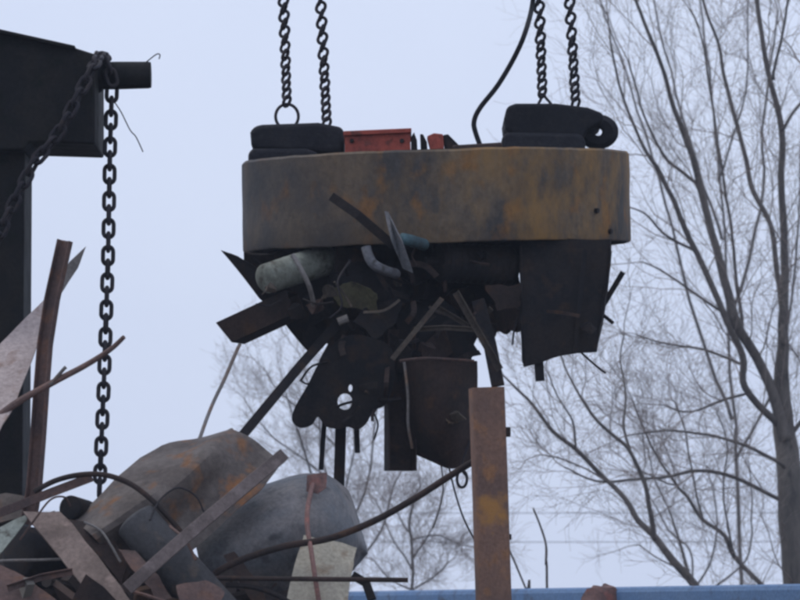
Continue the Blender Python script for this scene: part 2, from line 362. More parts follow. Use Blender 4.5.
tree('bare_tree', 'large bare multi-stemmed tree with thick grey trunk behind the blue skip',
     [(799, 640, 33), (797, 580, 31), (792, 500, 29), (786, 440, 25), (780, 390, 20), (782, 335, 15), (784, 285, 13), (781, 200, 11), (780, 130, 10), (770, 75, 8), (756, 0, 7), (745, -90, 5)],
     [[(786, 440, 17), (772, 392, 15), (756, 358, 14), (735, 322, 14), (724, 280, 13), (712, 235, 12), (700, 180, 11), (687, 140, 9), (672, 100, 7), (658, 55, 6), (637, 0, 5), (615, -60, 3)],
      [(779, 425, 12), (746, 387, 11), (742, 355, 11), (722, 312, 10), (697, 252, 9), (678, 210, 8), (660, 175, 7), (640, 138, 5), (622, 95, 4), (610, 40, 3)],
      [(783, 345, 9), (779, 285, 9), (769, 225, 8), (752, 185, 8), (742, 140, 7), (725, 80, 6), (718, 45, 5), (702, 0, 4), (690, -60, 3)],
      [(781, 130, 6), (792, 112, 5), (810, 90, 4)], [(773, 80, 5), (786, 20, 4), (791, -30, 3)],
      [(742, 330, 6), (733, 250, 5), (726, 190, 4), (716, 130, 4), (706, 60, 3), (690, 10, 2.4)],
      [(786, 440, 9), (798, 425, 7), (812, 400, 5)],
      [(786, 470, 6), (778, 462, 6), (746, 446, 5), (703, 435, 4), (655, 431, 3), (625, 436, 2)],
      [(791, 508, 7), (779, 500, 6.5), (735, 478, 6), (698, 471, 5.5), (650, 478, 4.5), (596, 481, 3.5), (564, 467, 2.5)],
      [(744, 366, 5), (703, 349, 4), (660, 343, 3), (636, 334, 2)],
      [(748, 393, 4.5), (714, 404, 4), (687, 413, 3), (660, 405, 2)],
      [(700, 185, 6), (668, 160, 4.5), (645, 120, 3.5), (628, 60, 2.5)],
      [(697, 252, 5), (668, 236, 4), (645, 214, 3), (622, 205, 2)],
      [(722, 312, 5), (690, 290, 4), (662, 270, 3), (640, 262, 2)]],
     45.0, 11, spacing=0.29, l1=(0.6, 1.8), bias=(-0.1, 0, 0.35), dens=0.82)
tree('bare_tree', 'leaning slim bare tree with forked stem rising from behind the blue skip',
     [(735, 640, 15), (695, 584, 13), (671, 558, 12), (655, 539, 11), (636, 520, 9), (625, 499, 8), (607, 480, 7.5), (575, 448, 7), (553, 430, 6), (532, 405, 5), (516, 389, 4), (500, 372, 2.5)],
     [[(655, 540, 9), (652, 515, 8), (644, 483, 7), (628, 451, 6), (612, 435, 5.5), (596, 419, 5), (580, 397, 4), (569, 375, 3), (560, 350, 2)],
      [(630, 454, 4.5), (622, 424, 4), (625, 397, 3.5), (620, 362, 2.5), (624, 335, 2)],
      [(575, 448, 3.5), (571, 420, 3), (556, 395, 2.5), (548, 372, 2)],
      [(607, 481, 3), (570, 462, 2.5), (545, 455, 2)]],
     41.0, 5, spacing=0.23, l1=(0.4, 1.1), bias=(-0.15, 0, 0.3), dens=0.75, r1=0.010)
tree('bare_tree', 'thin bare sapling leaning between the slim forked tree and the thick trunk',
     [(795, 640, 9), (764, 590, 8), (735, 558, 7), (724, 536, 6.5), (703, 520, 6), (687, 496, 5), (676, 485, 4.5), (655, 455, 3.5), (640, 420, 2.5), (630, 395, 2)],
     [[(703, 520, 3.5), (690, 470, 3), (684, 430, 2.5), (672, 400, 2)], [(735, 558, 4), (722, 500, 3), (728, 450, 2.5), (716, 410, 2)],
      [(676, 485, 3), (662, 482, 2.5), (640, 470, 2)]],
     48.0, 8, spacing=0.17, l1=(0.5, 1.4), bias=(-0.05, 0, 0.4), dens=0.85, r1=0.010)
tree('bare_tree', 'upright bushy bare tree with hair-fine twigs seen between sapling and trunk',
     [(700, 640, 5), (694, 590, 4.5), (680, 540, 4), (668, 510, 3), (655, 480, 2.5), (648, 450, 2)],
     [[(694, 590, 3.5), (690, 550, 3), (668, 530, 2.5), (652, 500, 2)], [(694, 590, 3.5), (712, 560, 3), (716, 520, 2.5), (710, 480, 2)],
      [(690, 570, 3), (660, 560, 2.5), (635, 545, 2)], [(696, 600, 4), (745, 560, 3), (752, 510, 2.5), (748, 460, 2)]],
     60.0, 21, spacing=0.30, l1=(0.6, 1.5), bias=(0, 0, 0.25), dens=0.8, r1=0.010)
tree('bare_tree', 'tall bare tree with misty fine twigs filling in behind the thick-trunked tree',
     [(742, 640, 6), (740, 520, 6), (733, 400, 5), (726, 260, 4), (716, 140, 3.5), (703, 20, 3), (690, -80, 2)],
     [[(732, 420, 6), (690, 300, 5), (660, 180, 4), (625, 70, 3), (600, 0, 2)], [(728, 330, 6), (760, 210, 5), (765, 110, 4), (778, 10, 3)],
      [(722, 240, 5), (690, 140, 4), (660, 30, 3), (650, -40, 2)], [(718, 180, 4), (745, 90, 3), (748, -20, 2)],
      [(736, 460, 5), (775, 380, 4), (795, 280, 4), (800, 180, 3), (806, 60, 2)]],
     68.0, 33, spacing=0.55, l1=(1.0, 2.6), bias=(0, 0, 0.3), dens=0.85, r1=0.010)
tree('bare_tree', 'fine-twigged bare birch seen beneath the lifted scrap',
     [(345, 640, 8), (344, 560, 7), (340, 480, 6), (338, 420, 4.5), (334, 380, 3)],
     [[(344, 560, 4), (318, 500, 3.5), (300, 440, 3), (285, 390, 2)], [(343, 540, 4), (368, 480, 3.5), (374, 430, 3), (378, 400, 2)],
      [(342, 520, 3.5), (322, 460, 3), (318, 410, 2.4), (305, 370, 2)], [(344, 580, 4), (380, 530, 3.5), (392, 490, 3), (402, 470, 2)],
      [(342, 500, 3), (356, 450, 2.5), (352, 400, 2)], [(341, 490, 3), (290, 450, 2.5), (262, 425, 2), (245, 400, 1.6)],
      [(340, 450, 3), (300, 410, 2.4), (270, 380, 2)]],
     62.0, 44, spacing=0.17, l1=(0.4, 1.1), bias=(0, 0, 0.05), dens=0.9, r1=0.010, group='bare winter trees behind the yard')
tree('bare_tree', 'low bare bush-like tree with drooping twigs beside the rusty post',
     [(412, 640, 5), (412, 560, 4.5), (411, 520, 3.5), (415, 495, 2.5)],
     [[(412, 570, 3), (395, 545, 2.5), (385, 520, 2), (375, 500, 1.6)], [(412, 560, 3), (430, 535, 2.5), (440, 510, 2), (446, 480, 1.5)],
      [(412, 590, 3), (436, 575, 2.5), (452, 560, 1.8)], [(412, 590, 3), (390, 580, 2.5), (372, 560, 1.8)], [(412, 535, 2.6), (402, 520, 2), (392, 505, 1.6)],
      [(412, 540, 2.6), (440, 536, 2), (462, 545, 1.6), (480, 548, 1.4)]],
     58.0, 57, spacing=0.085, l1=(0.3, 0.75), bias=(0, 0, -0.05), dens=0.9, r1=0.007, group='bare winter trees behind the yard')
def stick(name, label, cat, poly, Y, mname='bark', group=None):
    pts = [P(x, y, Y) for x, y, w in poly]; pts = [Vector((pts[0].x, pts[0].y, -0.03))] + pts
    rr = [poly[0][2] * S(Y) / 2 * 1.3] + [w * S(Y) / 2 for x, y, w in poly]
    m = MB(); m.tube(catmull(pts, 4), [rr[min(i // 4, len(rr) - 1)] for i in range(4 * (len(pts) - 1) + 1)], 6)
    return tag(m.build(name, M[mname], smooth=True), label, cat, group)
stick('sapling_stem', 'bare crooked sapling stem standing alone behind the blue skip', 'sapling', [(547, 590, 2.6), (546, 565, 2.6), (546, 545, 2.2), (540, 525, 2), (533, 508, 1.4)], 30)
stick('sapling_stem', 'thin slanting bare stem leaning against the far side of the rusty post', 'sapling', [(530, 600, 2), (526, 589, 2), (509, 549, 1.8), (498, 525, 1.2)], 30)

# far wires with their poles (the poles stand outside the picture)
for k, (y, dz) in enumerate(((512, 0), (541, 0))):
    a = P(-330, y, 150); b = P(1180, y + 1, 150); pts = []
    for i in range(41):
        t = i / 40; p = a.lerp(b, t); p.z -= 4 * 0.12 * t * (1 - t) - 0.10; pts.append(p)
    m = MB(); m.tube(pts, 0.012, 5)
    tag(m.build('overhead_wire', M['rubber']), ('upper' if k == 0 else 'lower') + ' thin overhead wire crossing the pale sky far behind the trees', 'wire')
for k, px in enumerate((-330, 1180)):
    p = P(px, 512, 150); m = MB()
    m.tube([(p.x, p.y + 0.14, -0.2), (p.x, p.y + 0.14, p.z + 0.6)], [0.14, 0.11], 10)
    root = empty('utility_pole', Vector((p.x, p.y + 0.14, 0)), 'wooden utility pole carrying two wires', 'pole', 'poles carrying the far wires')
    m.build('pole', M['wood'], root, smooth=True)
    for y in (512, 541):
        q = P(px, y, 150); c = MB(); c.tube([(p.x, q.y - 0.01, q.z + 0.09), (p.x, q.y + 0.06, q.z + 0.09)], 0.03, 8); c.build('insulator', M['black'], root)

# ------------------------------------------------------------------ blue skip
def skip():
    A = P(800, 584, 22.0); B = P(345, 592.5, 28.0); h = A.z
    d = Vector((B.x - A.x, B.y - A.y, 0)).normalized(); A = Vector((A.x, A.y, 0)) - d * 0.9; B = Vector((B.x, B.y, 0)) + d * 0.35
    nrm = Vector((d.y, -d.x, 0));  nrm = nrm if nrm.y > 0 else -nrm         # away from camera
    L = (B - A).length; W = 2.3
    root = empty('skip_container', A + d * L / 2 + nrm * W / 2, 'faded blue steel skip with rounded top rail behind the rusty post', 'skip')
    rot = Matrix((d, nrm, Vector((0, 0, 1)))).transposed()
    def bx(name, c, size, bevel=0.006, mm='blue'):
        m = MB(); m.box(A + d * c[0] + nrm * c[1] + Vector((0, 0, c[2])), size, rot); return m.build(name, M[mm], root, bevel=bevel)
    for y in (0.03, W - 0.03): bx('side_wall', (L / 2, y, h / 2 + 0.05), (L, 0.012, h - 0.22))
    for x in (0.0, L): bx('end_wall', (x, W / 2, h / 2 + 0.05), (0.012, W - 0.08, h - 0.22))
    bx('base_sheet', (L / 2, W / 2, 0.12), (L - 0.03, W - 0.08, 0.012))
    for y in (-0.02, W + 0.02): bx('top_rail', (L / 2, y, h - 0.06), (L + 0.14, 0.11, 0.12), 0.03)
    for x in (-0.03, L + 0.03): bx('top_rail', (x, W / 2, h - 0.064), (0.09, W - 0.08, 0.11), 0.03)
    for y in (-0.045, W + 0.045):
        for i in range(9): bx('rib', (0.3 + i * (L - 0.6) / 8, y, h / 2 - 0.02), (0.08, 0.13, h - 0.24))
    for y in (0.5, W - 0.5): bx('skid_rail', (L / 2, y, 0.055), (L, 0.12, 0.11), mm='dark')
    return A, d, nrm, h, rot
SK = skip()
# crumpled scrap caught on the rail of the skip
def in_skip(px, depth):
    """point inside the skip along the ray of a photo column"""
    A, d, nrm, h, rot = SK; r = P(px, 590, 1.0); best = None
    for i in range(400):
        Y = 20 + i * 0.03; q = P(px, 590, Y)
        if (Vector((q.x, q.y, 0)) - A).dot(nrm) > depth: return Y
    return 25
Yd = in_skip(600, -0.16)
tag(sheet_mb([(581, 597, Yd), (588, 590, Yd), (597, 589, Yd + 0.05), (606, 586, Yd + 0.08), (616, 590, Yd + 0.02), (624, 599, Yd - 0.02), (618, 616, Yd - 0.1), (588, 616, Yd - 0.1)], 0.005, 0.03, 5, 9.0, 0.006).build('crumpled_sheet', M['redrust'], smooth='auto'),
    'crumpled rusty red sheet snagged on the rail of the blue skip', 'sheet')

# ------------------------------------------------------------------ chains
def link_mesh(name, pitch, d, matl, n1=10, n2=7):
    Lc = pitch - 0.0 * d; w = 3.3 * d; rc = (w - d) / 2; half = (Lc + d) / 2 - rc * 1.0
    path = []
    half = max((pitch + d) / 2 - rc, 0.001)      # straight half length so inner length = pitch
    for k in range(n1 + 1):
        a = math.pi * k / n1; path.append(Vector((rc * math.cos(a), 0, half + rc * math.sin(a) - 0.0)))
    for k in range(n1 + 1):
        a = math.pi + math.pi * k / n1; path.append(Vector((rc * math.cos(a), 0, -half + rc * math.sin(a))))
    m = MB(); N = len(path); vs = []; fs = []
    for i in range(N):
        t = (path[(i + 1) % N] - path[i - 1]).normalized(); y = Vector((0, 1, 0)); x = t.cross(y)
        for k in range(n2):
            a = 2 * math.pi * k / n2; vs.append(path[i] + (x * math.cos(a) + y * math.sin(a)) * d / 2)
    for i in range(N):
        for k in range(n2): fs.append((i * n2 + k, i * n2 + (k + 1) % n2, ((i + 1) % N) * n2 + (k + 1) % n2, ((i + 1) % N) * n2 + k))
    me = bpy.data.meshes.new(name); me.from_pydata(vs, [], fs)
    bm = bmesh.new(); bm.from_mesh(me); bmesh.ops.recalc_face_normals(bm, faces=bm.faces); bm.to_mesh(me); bm.free()
    me.polygons.foreach_set('use_smooth', [True] * len(me.polygons)); me.materials.append(matl)
    return me
def chain(path, pitch, d, roll, label, group=None, me=None, jit=0.04, cat='chain', twist=0.0, tilt=0.0):
    """links along a polyline, alternate links turned a quarter"""
    path = [Vector(p) for p in path]; cum = [0]
    for i in range(1, len(path)): cum.append(cum[-1] + (path[i] - path[i - 1]).length)
    def at(s):
        for i in range(1, len(path)):
            if s <= cum[i]: return path[i - 1].lerp(path[i], (s - cum[i - 1]) / (cum[i] - cum[i - 1]))
        return path[-1]
    lo = min(path, key=lambda p: p.z)
    root = empty('chain', lo, label, cat, group); k = 0; n = int(cum[-1] / pitch)
    for k in range(n):
        a = at(k * pitch); b = at((k + 1) * pitch); c = (a + b) / 2; t = (b - a).normalized()
        ref = Vector((0, -1, 0)); y = (ref - t * ref.dot(t)).normalized(); x = y.cross(t)
        an = roll + k * twist + (math.pi / 2 if k % 2 else 0) + random.uniform(-jit, jit)
        x2 = x * math.cos(an) + y * math.sin(an); y2 = t.cross(x2)
        o = bpy.data.objects.new('link', me); COL.objects.link(o); o.parent = root
        o.matrix_local = Matrix.Translation(c - lo) @ Matrix.Rotation(tilt, 4, 'Y') @ Matrix((x2, y2, t)).transposed().to_4x4()
    return root

# ------------------------------------------------------------------ the crane post on the left with its bracket and arm
YC = 19.0
def crane_post():
    b = P(-25, 500, YC); root = empty('crane_post', Vector((b.x, YC, 0)), 'black steel crane post with boxy bracket head and stub arm', 'crane post')
    x0 = P(-75, 300, YC).x; x1 = P(27, 300, YC).x; top = P(0, 35, YC).z
    m = MB(); m.box(((x0 + x1) / 2, YC + 0.03, top / 2 - 0.05), (x1 - x0, 0.40, top - 0.2)); m.build('column', M['black'], root, bevel=0.012)
    def pr(name, poly, y0, y1, mm='black', bev=0.01):
        q = [P(x, y, y0) for x, y in poly]; mm_ = MB(); mm_.prism(q, (0, y1 - y0, 0)); return mm_.build(name, M[mm], root, bevel=bev)
    pr('bracket_head', [(-95, 20), (-60, 24), (0, 31), (73, 47), (95, 54), (95, 144), (30, 142), (24, 150), (-95, 150)], YC - 0.28, YC + 0.30)
    pr('top_flange', [(-98, 15), (0, 29), (75, 45.5), (75, 49), (0, 32.5), (-98, 18.5)], YC - 0.33, YC + 0.35, bev=0.004)
    a = P(88, 76, YC - 0.02); e = P(151, 75, YC - 0.02); r = 13.6 * S(YC)
    m = MB(); m.tube([a, a.lerp(e, 0.45), a.lerp(e, 0.96), e], [r * 1.02, r * 1.04, r, r * 0.95], 24); m.build('stub_arm', M['black'], root, smooth='auto')
    m = MB(); m.tube([P(84, 76, YC - 0.02), P(93, 76, YC - 0.02), P(101, 75, YC - 0.02)], [r * 1.45, r * 1.45, r * 1.2], 24); m.build('arm_collar', M['black'], root, smooth='auto')
    pr('gusset', [(-75, 152), (-95, 152), (-95, 240), (-77, 180)], YC - 0.02, YC + 0.02)
    bp = MB(); bp.box(((x0 + x1) / 2, YC + 0.03, 0.02), (0.8, 0.8, 0.04)); bp.build('base_plate', M['black'], root, bevel=0.005)
crane_post()
CH = link_mesh('chain_link', 0.0600, 0.0195, M['chain'])
YL = YC - 0.02
chain([P(112, 86, YL), P(110, 150, YL), P(108, 260, YL - 0.02), P(104, 380, YL - 0.05), P(99, 500, YL - 0.1)], 0.0600, 0.0195, 0.0,
      'dark heavy link chain hanging straight down from the stub arm', me=CH)
chain([P(113, 84, YC - 0.11), P(107, 62, YC - 0.1), P(100, 54, YC - 0.02), P(95, 64, YC - 0.33), P(78, 96, YC - 0.36), P(60, 132, YC - 0.36), P(47, 148, YC - 0.36), P(36, 160, YC - 0.36), P(26, 178, YC - 0.36), P(8, 215, YC - 0.36), P(-12, 260, YC - 0.36), P(-30, 300, YC - 0.36)], 0.0600, 0.0195, 0.35,
      'dark link chain slung diagonally across the bracket head of the crane post', me=CH)
m = MB(); m.tube(catmull([P(113, 100, YL), P(121, 112, YL), P(130, 130, YL), P(136, 137, YL), P(143, 152, YL)], 4), 0.0028, 5)
tag(m.build('loose_wire', M['chain']), 'hair-thin loose wire sticking out beside the hanging chain', 'wire')
m = MB(); m.tube(catmull([P(144, 64, YC - 0.05), P(150, 59, YC - 0.05), P(157, 54, YC - 0.05), P(160, 55, YC - 0.05), P(159, 59, YC - 0.05)], 4), 0.0028, 5)
tag(m.build('loose_wire', M['chain']), 'tiny curled wire end on top of the stub arm tip', 'wire')

# ------------------------------------------------------------------ lifting magnet
YM = 20.0; SM = S(YM)
MC = P(436, 203, YM)
MROT = Matrix.Rotation(R(-1.6), 4, 'Y') @ Matrix.Rotation(R(3.4), 4, 'X')
MM = Matrix.Translation(MC) @ MROT
RAD = 195 * SM; HH = 90 * SM / 2
def MP(x, y, z): return MM @ Vector((x, y, z))
def magnet():
    root = empty('lifting_magnet', MC - Vector((0, 0, HH)), 'round brown rusty lifting electromagnet hanging on four chains with scrap stuck beneath', 'magnet')
    m = MB(); m.lathe([(RAD - 0.02, -HH), (RAD - 0.004, -HH + 0.003), (RAD, -HH + 0.012), (RAD, -HH * 0.4), (RAD - 0.002, 0), (RAD, HH * 0.5), (RAD, HH - 0.01), (RAD - 0.008, HH)], 128, MM)
    m.v = [v + Vector((noise.noise(v * 3), noise.noise(v * 3 + Vector((5, 5, 5))), 0.6 * noise.noise(v * 2.5))) * 0.010 + Vector((0, 0, noise.noise(v * 14))) * 0.004 for v in m.v]
    m.build('housing', M['magnet'], root, smooth='auto')
    m = MB(); m.lathe([(0, HH - 0.012), (RAD - 0.05, HH - 0.012), (RAD - 0.012, HH)], 96, MM); m.build('top_cover', M['dark_rust'], root, smooth='auto')
    m = MB(); m.lathe([(0, -HH + 0.06), (RAD * 0.42, -HH + 0.06), (RAD * 0.44, -HH + 0.02), (RAD * 0.78, -HH + 0.02), (RAD * 0.8, -HH + 0.06), (RAD - 0.02, -HH + 0.06), (RAD - 0.02, -HH)], 96, MM); m.build('pole_face', M['dark'], root, smooth='auto')
    m = MB(); m.lathe([(0, -HH - 0.02), (RAD * 0.38, -HH - 0.02), (RAD * 0.40, -HH), (RAD * 0.40, -HH + 0.058)], 64, MM); m.build('pole_core', M['dark'], root, smooth='auto')
    def pr(name, poly, y0, y1, mm, bev=0.02, smooth=False):
        q = [P(x, y, y0) for x, y in poly]; b_ = MB(); b_.prism(q, (0, y1 - y0, 0)); o = b_.build(name, M[mm], root, bevel=bev); o.modifiers['bevel'].segments = 4; return o
    # left lug, two thick tiers
    pr('lifting_lug', [(250, 132), (253, 126), (262, 124), (318, 122), (344, 127), (344, 156), (300, 152), (256, 150), (251, 144)], YM - 0.24, YM + 0.22, 'rubber', 0.028)
    pr('lug_base', [(248, 152), (253, 148), (306, 148), (318, 152), (330, 175), (248, 178)], YM - 0.26, YM + 0.24, 'rubber', 0.022)
    # right lug with open eye at its end
    pr('lifting_lug', [(504, 118), (507, 106), (516, 103), (556, 103), (588, 107), (604, 113), (604, 122), (596, 126), (588, 130), (584, 138), (580, 146), (512, 136), (505, 128)], YM - 0.24, YM + 0.22, 'rubber', 0.028)
    pr('lug_base', [(502, 138), (505, 132), (580, 133), (586, 140), (584, 166), (502, 168)], YM - 0.26, YM + 0.24, 'rubber', 0.02)
    b_ = MB(); c = P(598, 132, YM - 0.06); ro = 19 * SM; ri = 4.2 * SM
    b_.lathe([(ri * 1.25, -0.07), (ri, -0.05), (ri, 0.05), (ri * 1.25, 0.07), (ro - 0.025, 0.07), (ro, 0.045), (ro, -0.045), (ro - 0.025, -0.07)], 36, Matrix.Translation(c) @ Matrix.Rotation(R(96), 4, 'X'), closed=True)
    b_.v = [Vector((c.x + (v.x - c.x) * 1.06, v.y, c.z + (v.z - c.z) * 0.92)) for v in b_.v]
    b_.build('lug_eye', M['rubber'], root, smooth='auto')
    # red terminal box with lid, bracket bits and cover plate
    tb = pr('terminal_box', [(345, 133), (410, 130), (411, 160), (345, 162)], YM - 0.55, YM - 0.2, 'red', 0.006)
    b_ = MB(); q = [P(x, y, YM - 0.57) for x, y in [(343.5, 131), (411.5, 128), (411.5, 132.5), (343.5, 135.5)]]; b_.prism(q, (0, 0.39, 0)); b_.build('box_lid', M['red'], tb, bevel=0.003)
    for x in (352, 402):
        b_ = MB(); q = P(x, 141, YM - 0.55); b_.tube([q + Vector((0, 0.01, 0)), q - Vector((0, 0.012, 0))], 0.011, 6); b_.build('box_bolt', M['dark'], tb)
    pr('box_bracket', [(411, 137), (414, 132), (417, 140), (418, 158), (411, 158)], YM - 0.5, YM - 0.42, 'dark', 0.003)
    pr('clamp', [(427, 136), (434, 133), (443, 134), (444, 148), (440, 160), (431, 160), (430, 147)], YM - 0.5, YM - 0.38, 'red', 0.005)
    pr('clamp_arm', [(443, 135), (448, 134), (460, 146), (460, 156), (446, 156)], YM - 0.48, YM - 0.36, 'dark', 0.004)
    pr('clamp_arm', [(420, 134), (423, 134), (427, 142), (428, 156), (421, 156)], YM - 0.44, YM - 0.40, 'dark', 0.004)
    pr('cover_plate', [(452, 145), (502, 142), (504, 165), (452, 165)], YM - 0.6, YM - 0.1, 'dark_rust', 0.01)
    # two small plugs and a weld boss on the drum
    for (x, y) in ((592, 203), (606, 222)):
        a_ = math.asin(max(-1, min(1, (P(x, y, YM).x - MC.x) / RAD))); z = P(x, y, YM - RAD).z
        q = Vector((MC.x + RAD * math.sin(a_), MC.y - RAD * math.cos(a_), z)); nn = Vector((math.sin(a_), -math.cos(a_), 0))
        b_ = MB(); b_.tube([q - nn * 0.02, q + nn * 0.005], 0.012, 10); b_.build('plug', M['dark'], root)
    return root
magnet()
# chains up to a spreader beam above the picture
CHS = link_mesh('chain_link_small', 0.036, 0.0158, M['chain'], 8, 6)
tops = []
for (xt, xb, yb, side, word) in ((283.5, 287, 105, -1, 'outer left'), (320.5, 327, 127, -1, 'inner left'), (539, 542.5, 96, 1, 'inner right'), (569.5, 576, 107, 1, 'outer right')):
    yy = YM; ex = xt - (xb - xt) * 85 / yb
    lab = {'outer left': 'slim twisted chain rising from the round ring on the lug near the red box',
           'inner left': 'slim twisted chain fixed straight onto the lug beside the red box',
           'inner right': 'slim twisted chain with a split hook end, next to the power cable',
           'outer right': 'slim twisted chain fixed straight onto the lug that has an open eye'}[word]
    top = P(ex, -85, yy); tops.append(top)
    chain([P(xb, yb, yy), P(xt, 0, yy), top], 0.036, 0.0158, R(45), lab, 'chains carrying the magnet', me=CHS, jit=0.15, twist=R(3), tilt=R(24))
# ring on the left lug and hook on the right lug
m = MB(); c = P(287, 116.5, YM); pts = [c + Vector((math.cos(a) * 11.5 * SM, 0, math.sin(a) * 12.5 * SM)) for a in [2 * math.pi * k / 28 for k in range(29)]]
m.tube(pts, 1.6 * SM, 8, cap=False); tag(m.build('lifting_ring', M['chain'], smooth=True), 'round steel ring joining a slim chain to the lug', 'ring')
m = MB()
m.tube(catmull([P(542, 93, YM), P(541, 99, YM), P(538, 105, YM), P(538, 112, YM)], 3), 1.5 * SM, 7)
m.tube(catmull([P(543, 93, YM), P(546, 98, YM), P(551, 104, YM), P(553, 112, YM)], 3), 1.5 * SM, 7)
tag(m.build('chain_hook', M['chain'], smooth=True), 'forked steel hook joining a slim chain to the eyed lug', 'hook')
sb = empty('spreader_beam', Vector(((tops[0].x + tops[3].x) / 2, tops[0].y, tops[0].z)), 'dark steel spreader beam above the magnet chains', 'beam')
m = MB(); m.box(((tops[0].x + tops[3].x) / 2, tops[0].y, tops[0].z + 0.1), (tops[3].x - tops[0].x + 0.25, 0.14, 0.2)); m.build('beam', M['black'], sb, bevel=0.01)
for t in tops:
    m = MB(); m.box((t.x, t.y, t.z), (0.03, 0.05, 0.06)); m.build('chain_eye', M['black'], sb, bevel=0.004)
cx = (tops[0].x + tops[3].x) / 2
m = MB(); m.tube([(cx, tops[0].y, tops[0].z + 0.18), (cx, tops[0].y, 9.5)], 0.02, 8); tag(m.build('hoist_rope', M['chain'], smooth=True), 'steel hoist rope above the spreader beam', 'rope')
# power cable
m = MB(); m.tube(catmull([P(536, -85, YM - 0.3), P(534, -40, YM - 0.35), P(533, 0, YM), P(526, 30, YM - 0.42), P(515, 56, YM - 0.42), P(498, 85, YM - 0.42), P(480, 108, YM - 0.42), P(474, 122, YM - 0.42), P(476, 134, YM - 0.42), P(482, 150, YM - 0.42)], 5), 2.5 * SM, 10)
tag(m.build('power_cable', M['rubber'], smooth=True), 'black rubber power cable curving down to the top of the magnet', 'cable')

# ------------------------------------------------------------------ scrap clinging under the magnet
UG = 'scrap clinging under the magnet'
def bar(name, label, cat, pts, prof, mname, up=Vector((0, -1, 0)), group=None, smooth=False, bevel=0.002):
    m = MB(); m.sweep([P(*p) for p in pts], prof, up); return tag(m.build(name, M[mname], bevel=bevel), label, cat, group)
def rod(name, label, cat, pts, wpx, mname, group=None, curved=True, n=10):
    Y = pts[0][2]; q = [P(*p) for p in pts]; q = catmull(q, 5) if curved and len(q) > 2 else q
    if isinstance(wpx, (list, tuple)):
        r = [wpx[0] + (wpx[1] - wpx[0]) * i / (len(q) - 1) for i in range(len(q))]; r = [k * S(Y) / 2 for k in r]
    else: r = wpx * S(Y) / 2
    q = [q[0]] + [v + Vector((noise.noise(v * 4), noise.noise(v * 4 + Vector((7, 1, 2))), noise.noise(v * 4 - Vector((2, 9, 3))))) * 0.004 for v in q[1:-1]] + [q[-1]]
    m = MB(); m.tube(q, r, n); return tag(m.build(name, M[mname], smooth='auto'), label, cat, group)
def sheet(name, label, cat, pts, th, mname, dent=0.008, group=None, cuts=3, rag=0.0015):
    return tag(sheet_mb(pts, th, dent, cuts, rag=rag).build(name, M[mname], smooth='auto'), label, cat, group)
s = S(19.4)
# pale cylinder tucked under the left of the drum
def cyl(name, label, cat, a, b, rpx, mname, group=None, dome=0.5, n=28, hollow=False):
    A = P(*a); B = P(*b); r = rpx * S(a[2]); Lg = (B - A).length; q = (B - A).to_track_quat('Z', 'Y').to_matrix().to_4x4()
    if hollow: pr = [(r * 0.86, 0), (r, 0), (r, Lg), (r * 0.86, Lg)]; cl = True
    else:
        pr = [(0.0, -r * dome)] + [(r * math.sin(k * math.pi / 16), -r * dome * math.cos(k * math.pi / 16)) for k in range(1, 8)] + [(r, 0), (r, Lg * 0.33), (r * 1.01, Lg * 0.34), (r, Lg * 0.35), (r, Lg)] + [(r * math.cos(k * math.pi / 16), Lg + r * dome * math.sin(k * math.pi / 16)) for k in range(1, 8)] + [(0.0, Lg + r * dome)]; cl = False
    m = MB(); m.lathe(pr, n, Matrix.Translation(A) @ q, closed=cl)
    m.v = [v + Vector((noise.noise(v * 6), noise.noise(v * 6 + Vector((2, 8, 1))), noise.noise(v * 6 + Vector((9, 9, 4))))) * 0.008 for v in m.v]
    return tag(m.build(name, M[mname], smooth='auto', weld=not hollow), label, cat, group)
cyl('gas_bottle', 'pale chalky gas bottle lying under the rim of the magnet', 'gas bottle', (266, 279, 19.3), (328, 259, 19.5), 15.5, 'pale', UG, dome=0.3)
rod('bent_strip', 'thin pale bent strip hanging across the gas bottle', 'strip', [(292, 255, 19.12), (301, 270, 19.1), (309, 287, 19.12), (314, 306, 19.2)], 5, 'grey', UG)
# open box section sticking out to the left
m = MB(); A, B = P(230, 333.5, 19.48), P(296, 303, 19.36); w = 26 * S(19.1); t = 0.007
dz = (B - A).normalized(); up = Vector((0, 0, 1)); up = (up - dz * up.dot(dz)).normalized(); sd = dz.cross(up)
outer = [(-0.07, -w / 2), (0.07, -w / 2), (0.07, w / 2), (-0.07, w / 2)]; inner = [(a * 0.9, b * 0.87) for a, b in outer]
vs = []
for c in (A, B):
    for pf in (outer, inner): vs += [c + sd * a + up * b - dz * (b * 0.35 if c is A else 0) for a, b in pf]
fs = []
for k in range(4):
    j = (k + 1) % 4
    fs += [(k, j, 8 + j, 8 + k), (4 + j, 4 + k, 12 + k, 12 + j), (k, 4 + k, 4 + j, j), (8 + k, 8 + j, 12 + j, 12 + k)]
m.add(vs, fs); tag(m.build('box_section', M['dark_rust'], bevel=0.002), 'short open-ended dark box section jutting out beside the gas bottle', 'steel section', UG)
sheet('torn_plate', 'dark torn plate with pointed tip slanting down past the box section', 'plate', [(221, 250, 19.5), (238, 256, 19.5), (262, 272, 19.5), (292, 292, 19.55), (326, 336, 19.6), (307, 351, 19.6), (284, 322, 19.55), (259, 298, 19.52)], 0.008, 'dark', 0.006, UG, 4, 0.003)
sheet('torn_plate', 'ragged black plate filling in under the pale gas bottle', 'plate', [(268, 288, 19.58), (332, 276, 19.58), (348, 312, 19.58), (333, 322, 19.58), (324, 317, 19.58), (317, 328, 19.58), (318, 345, 19.6), (306, 348, 19.6), (286, 320, 19.58)], 0.008, 'dark', 0.01, UG, 3, 0.003)
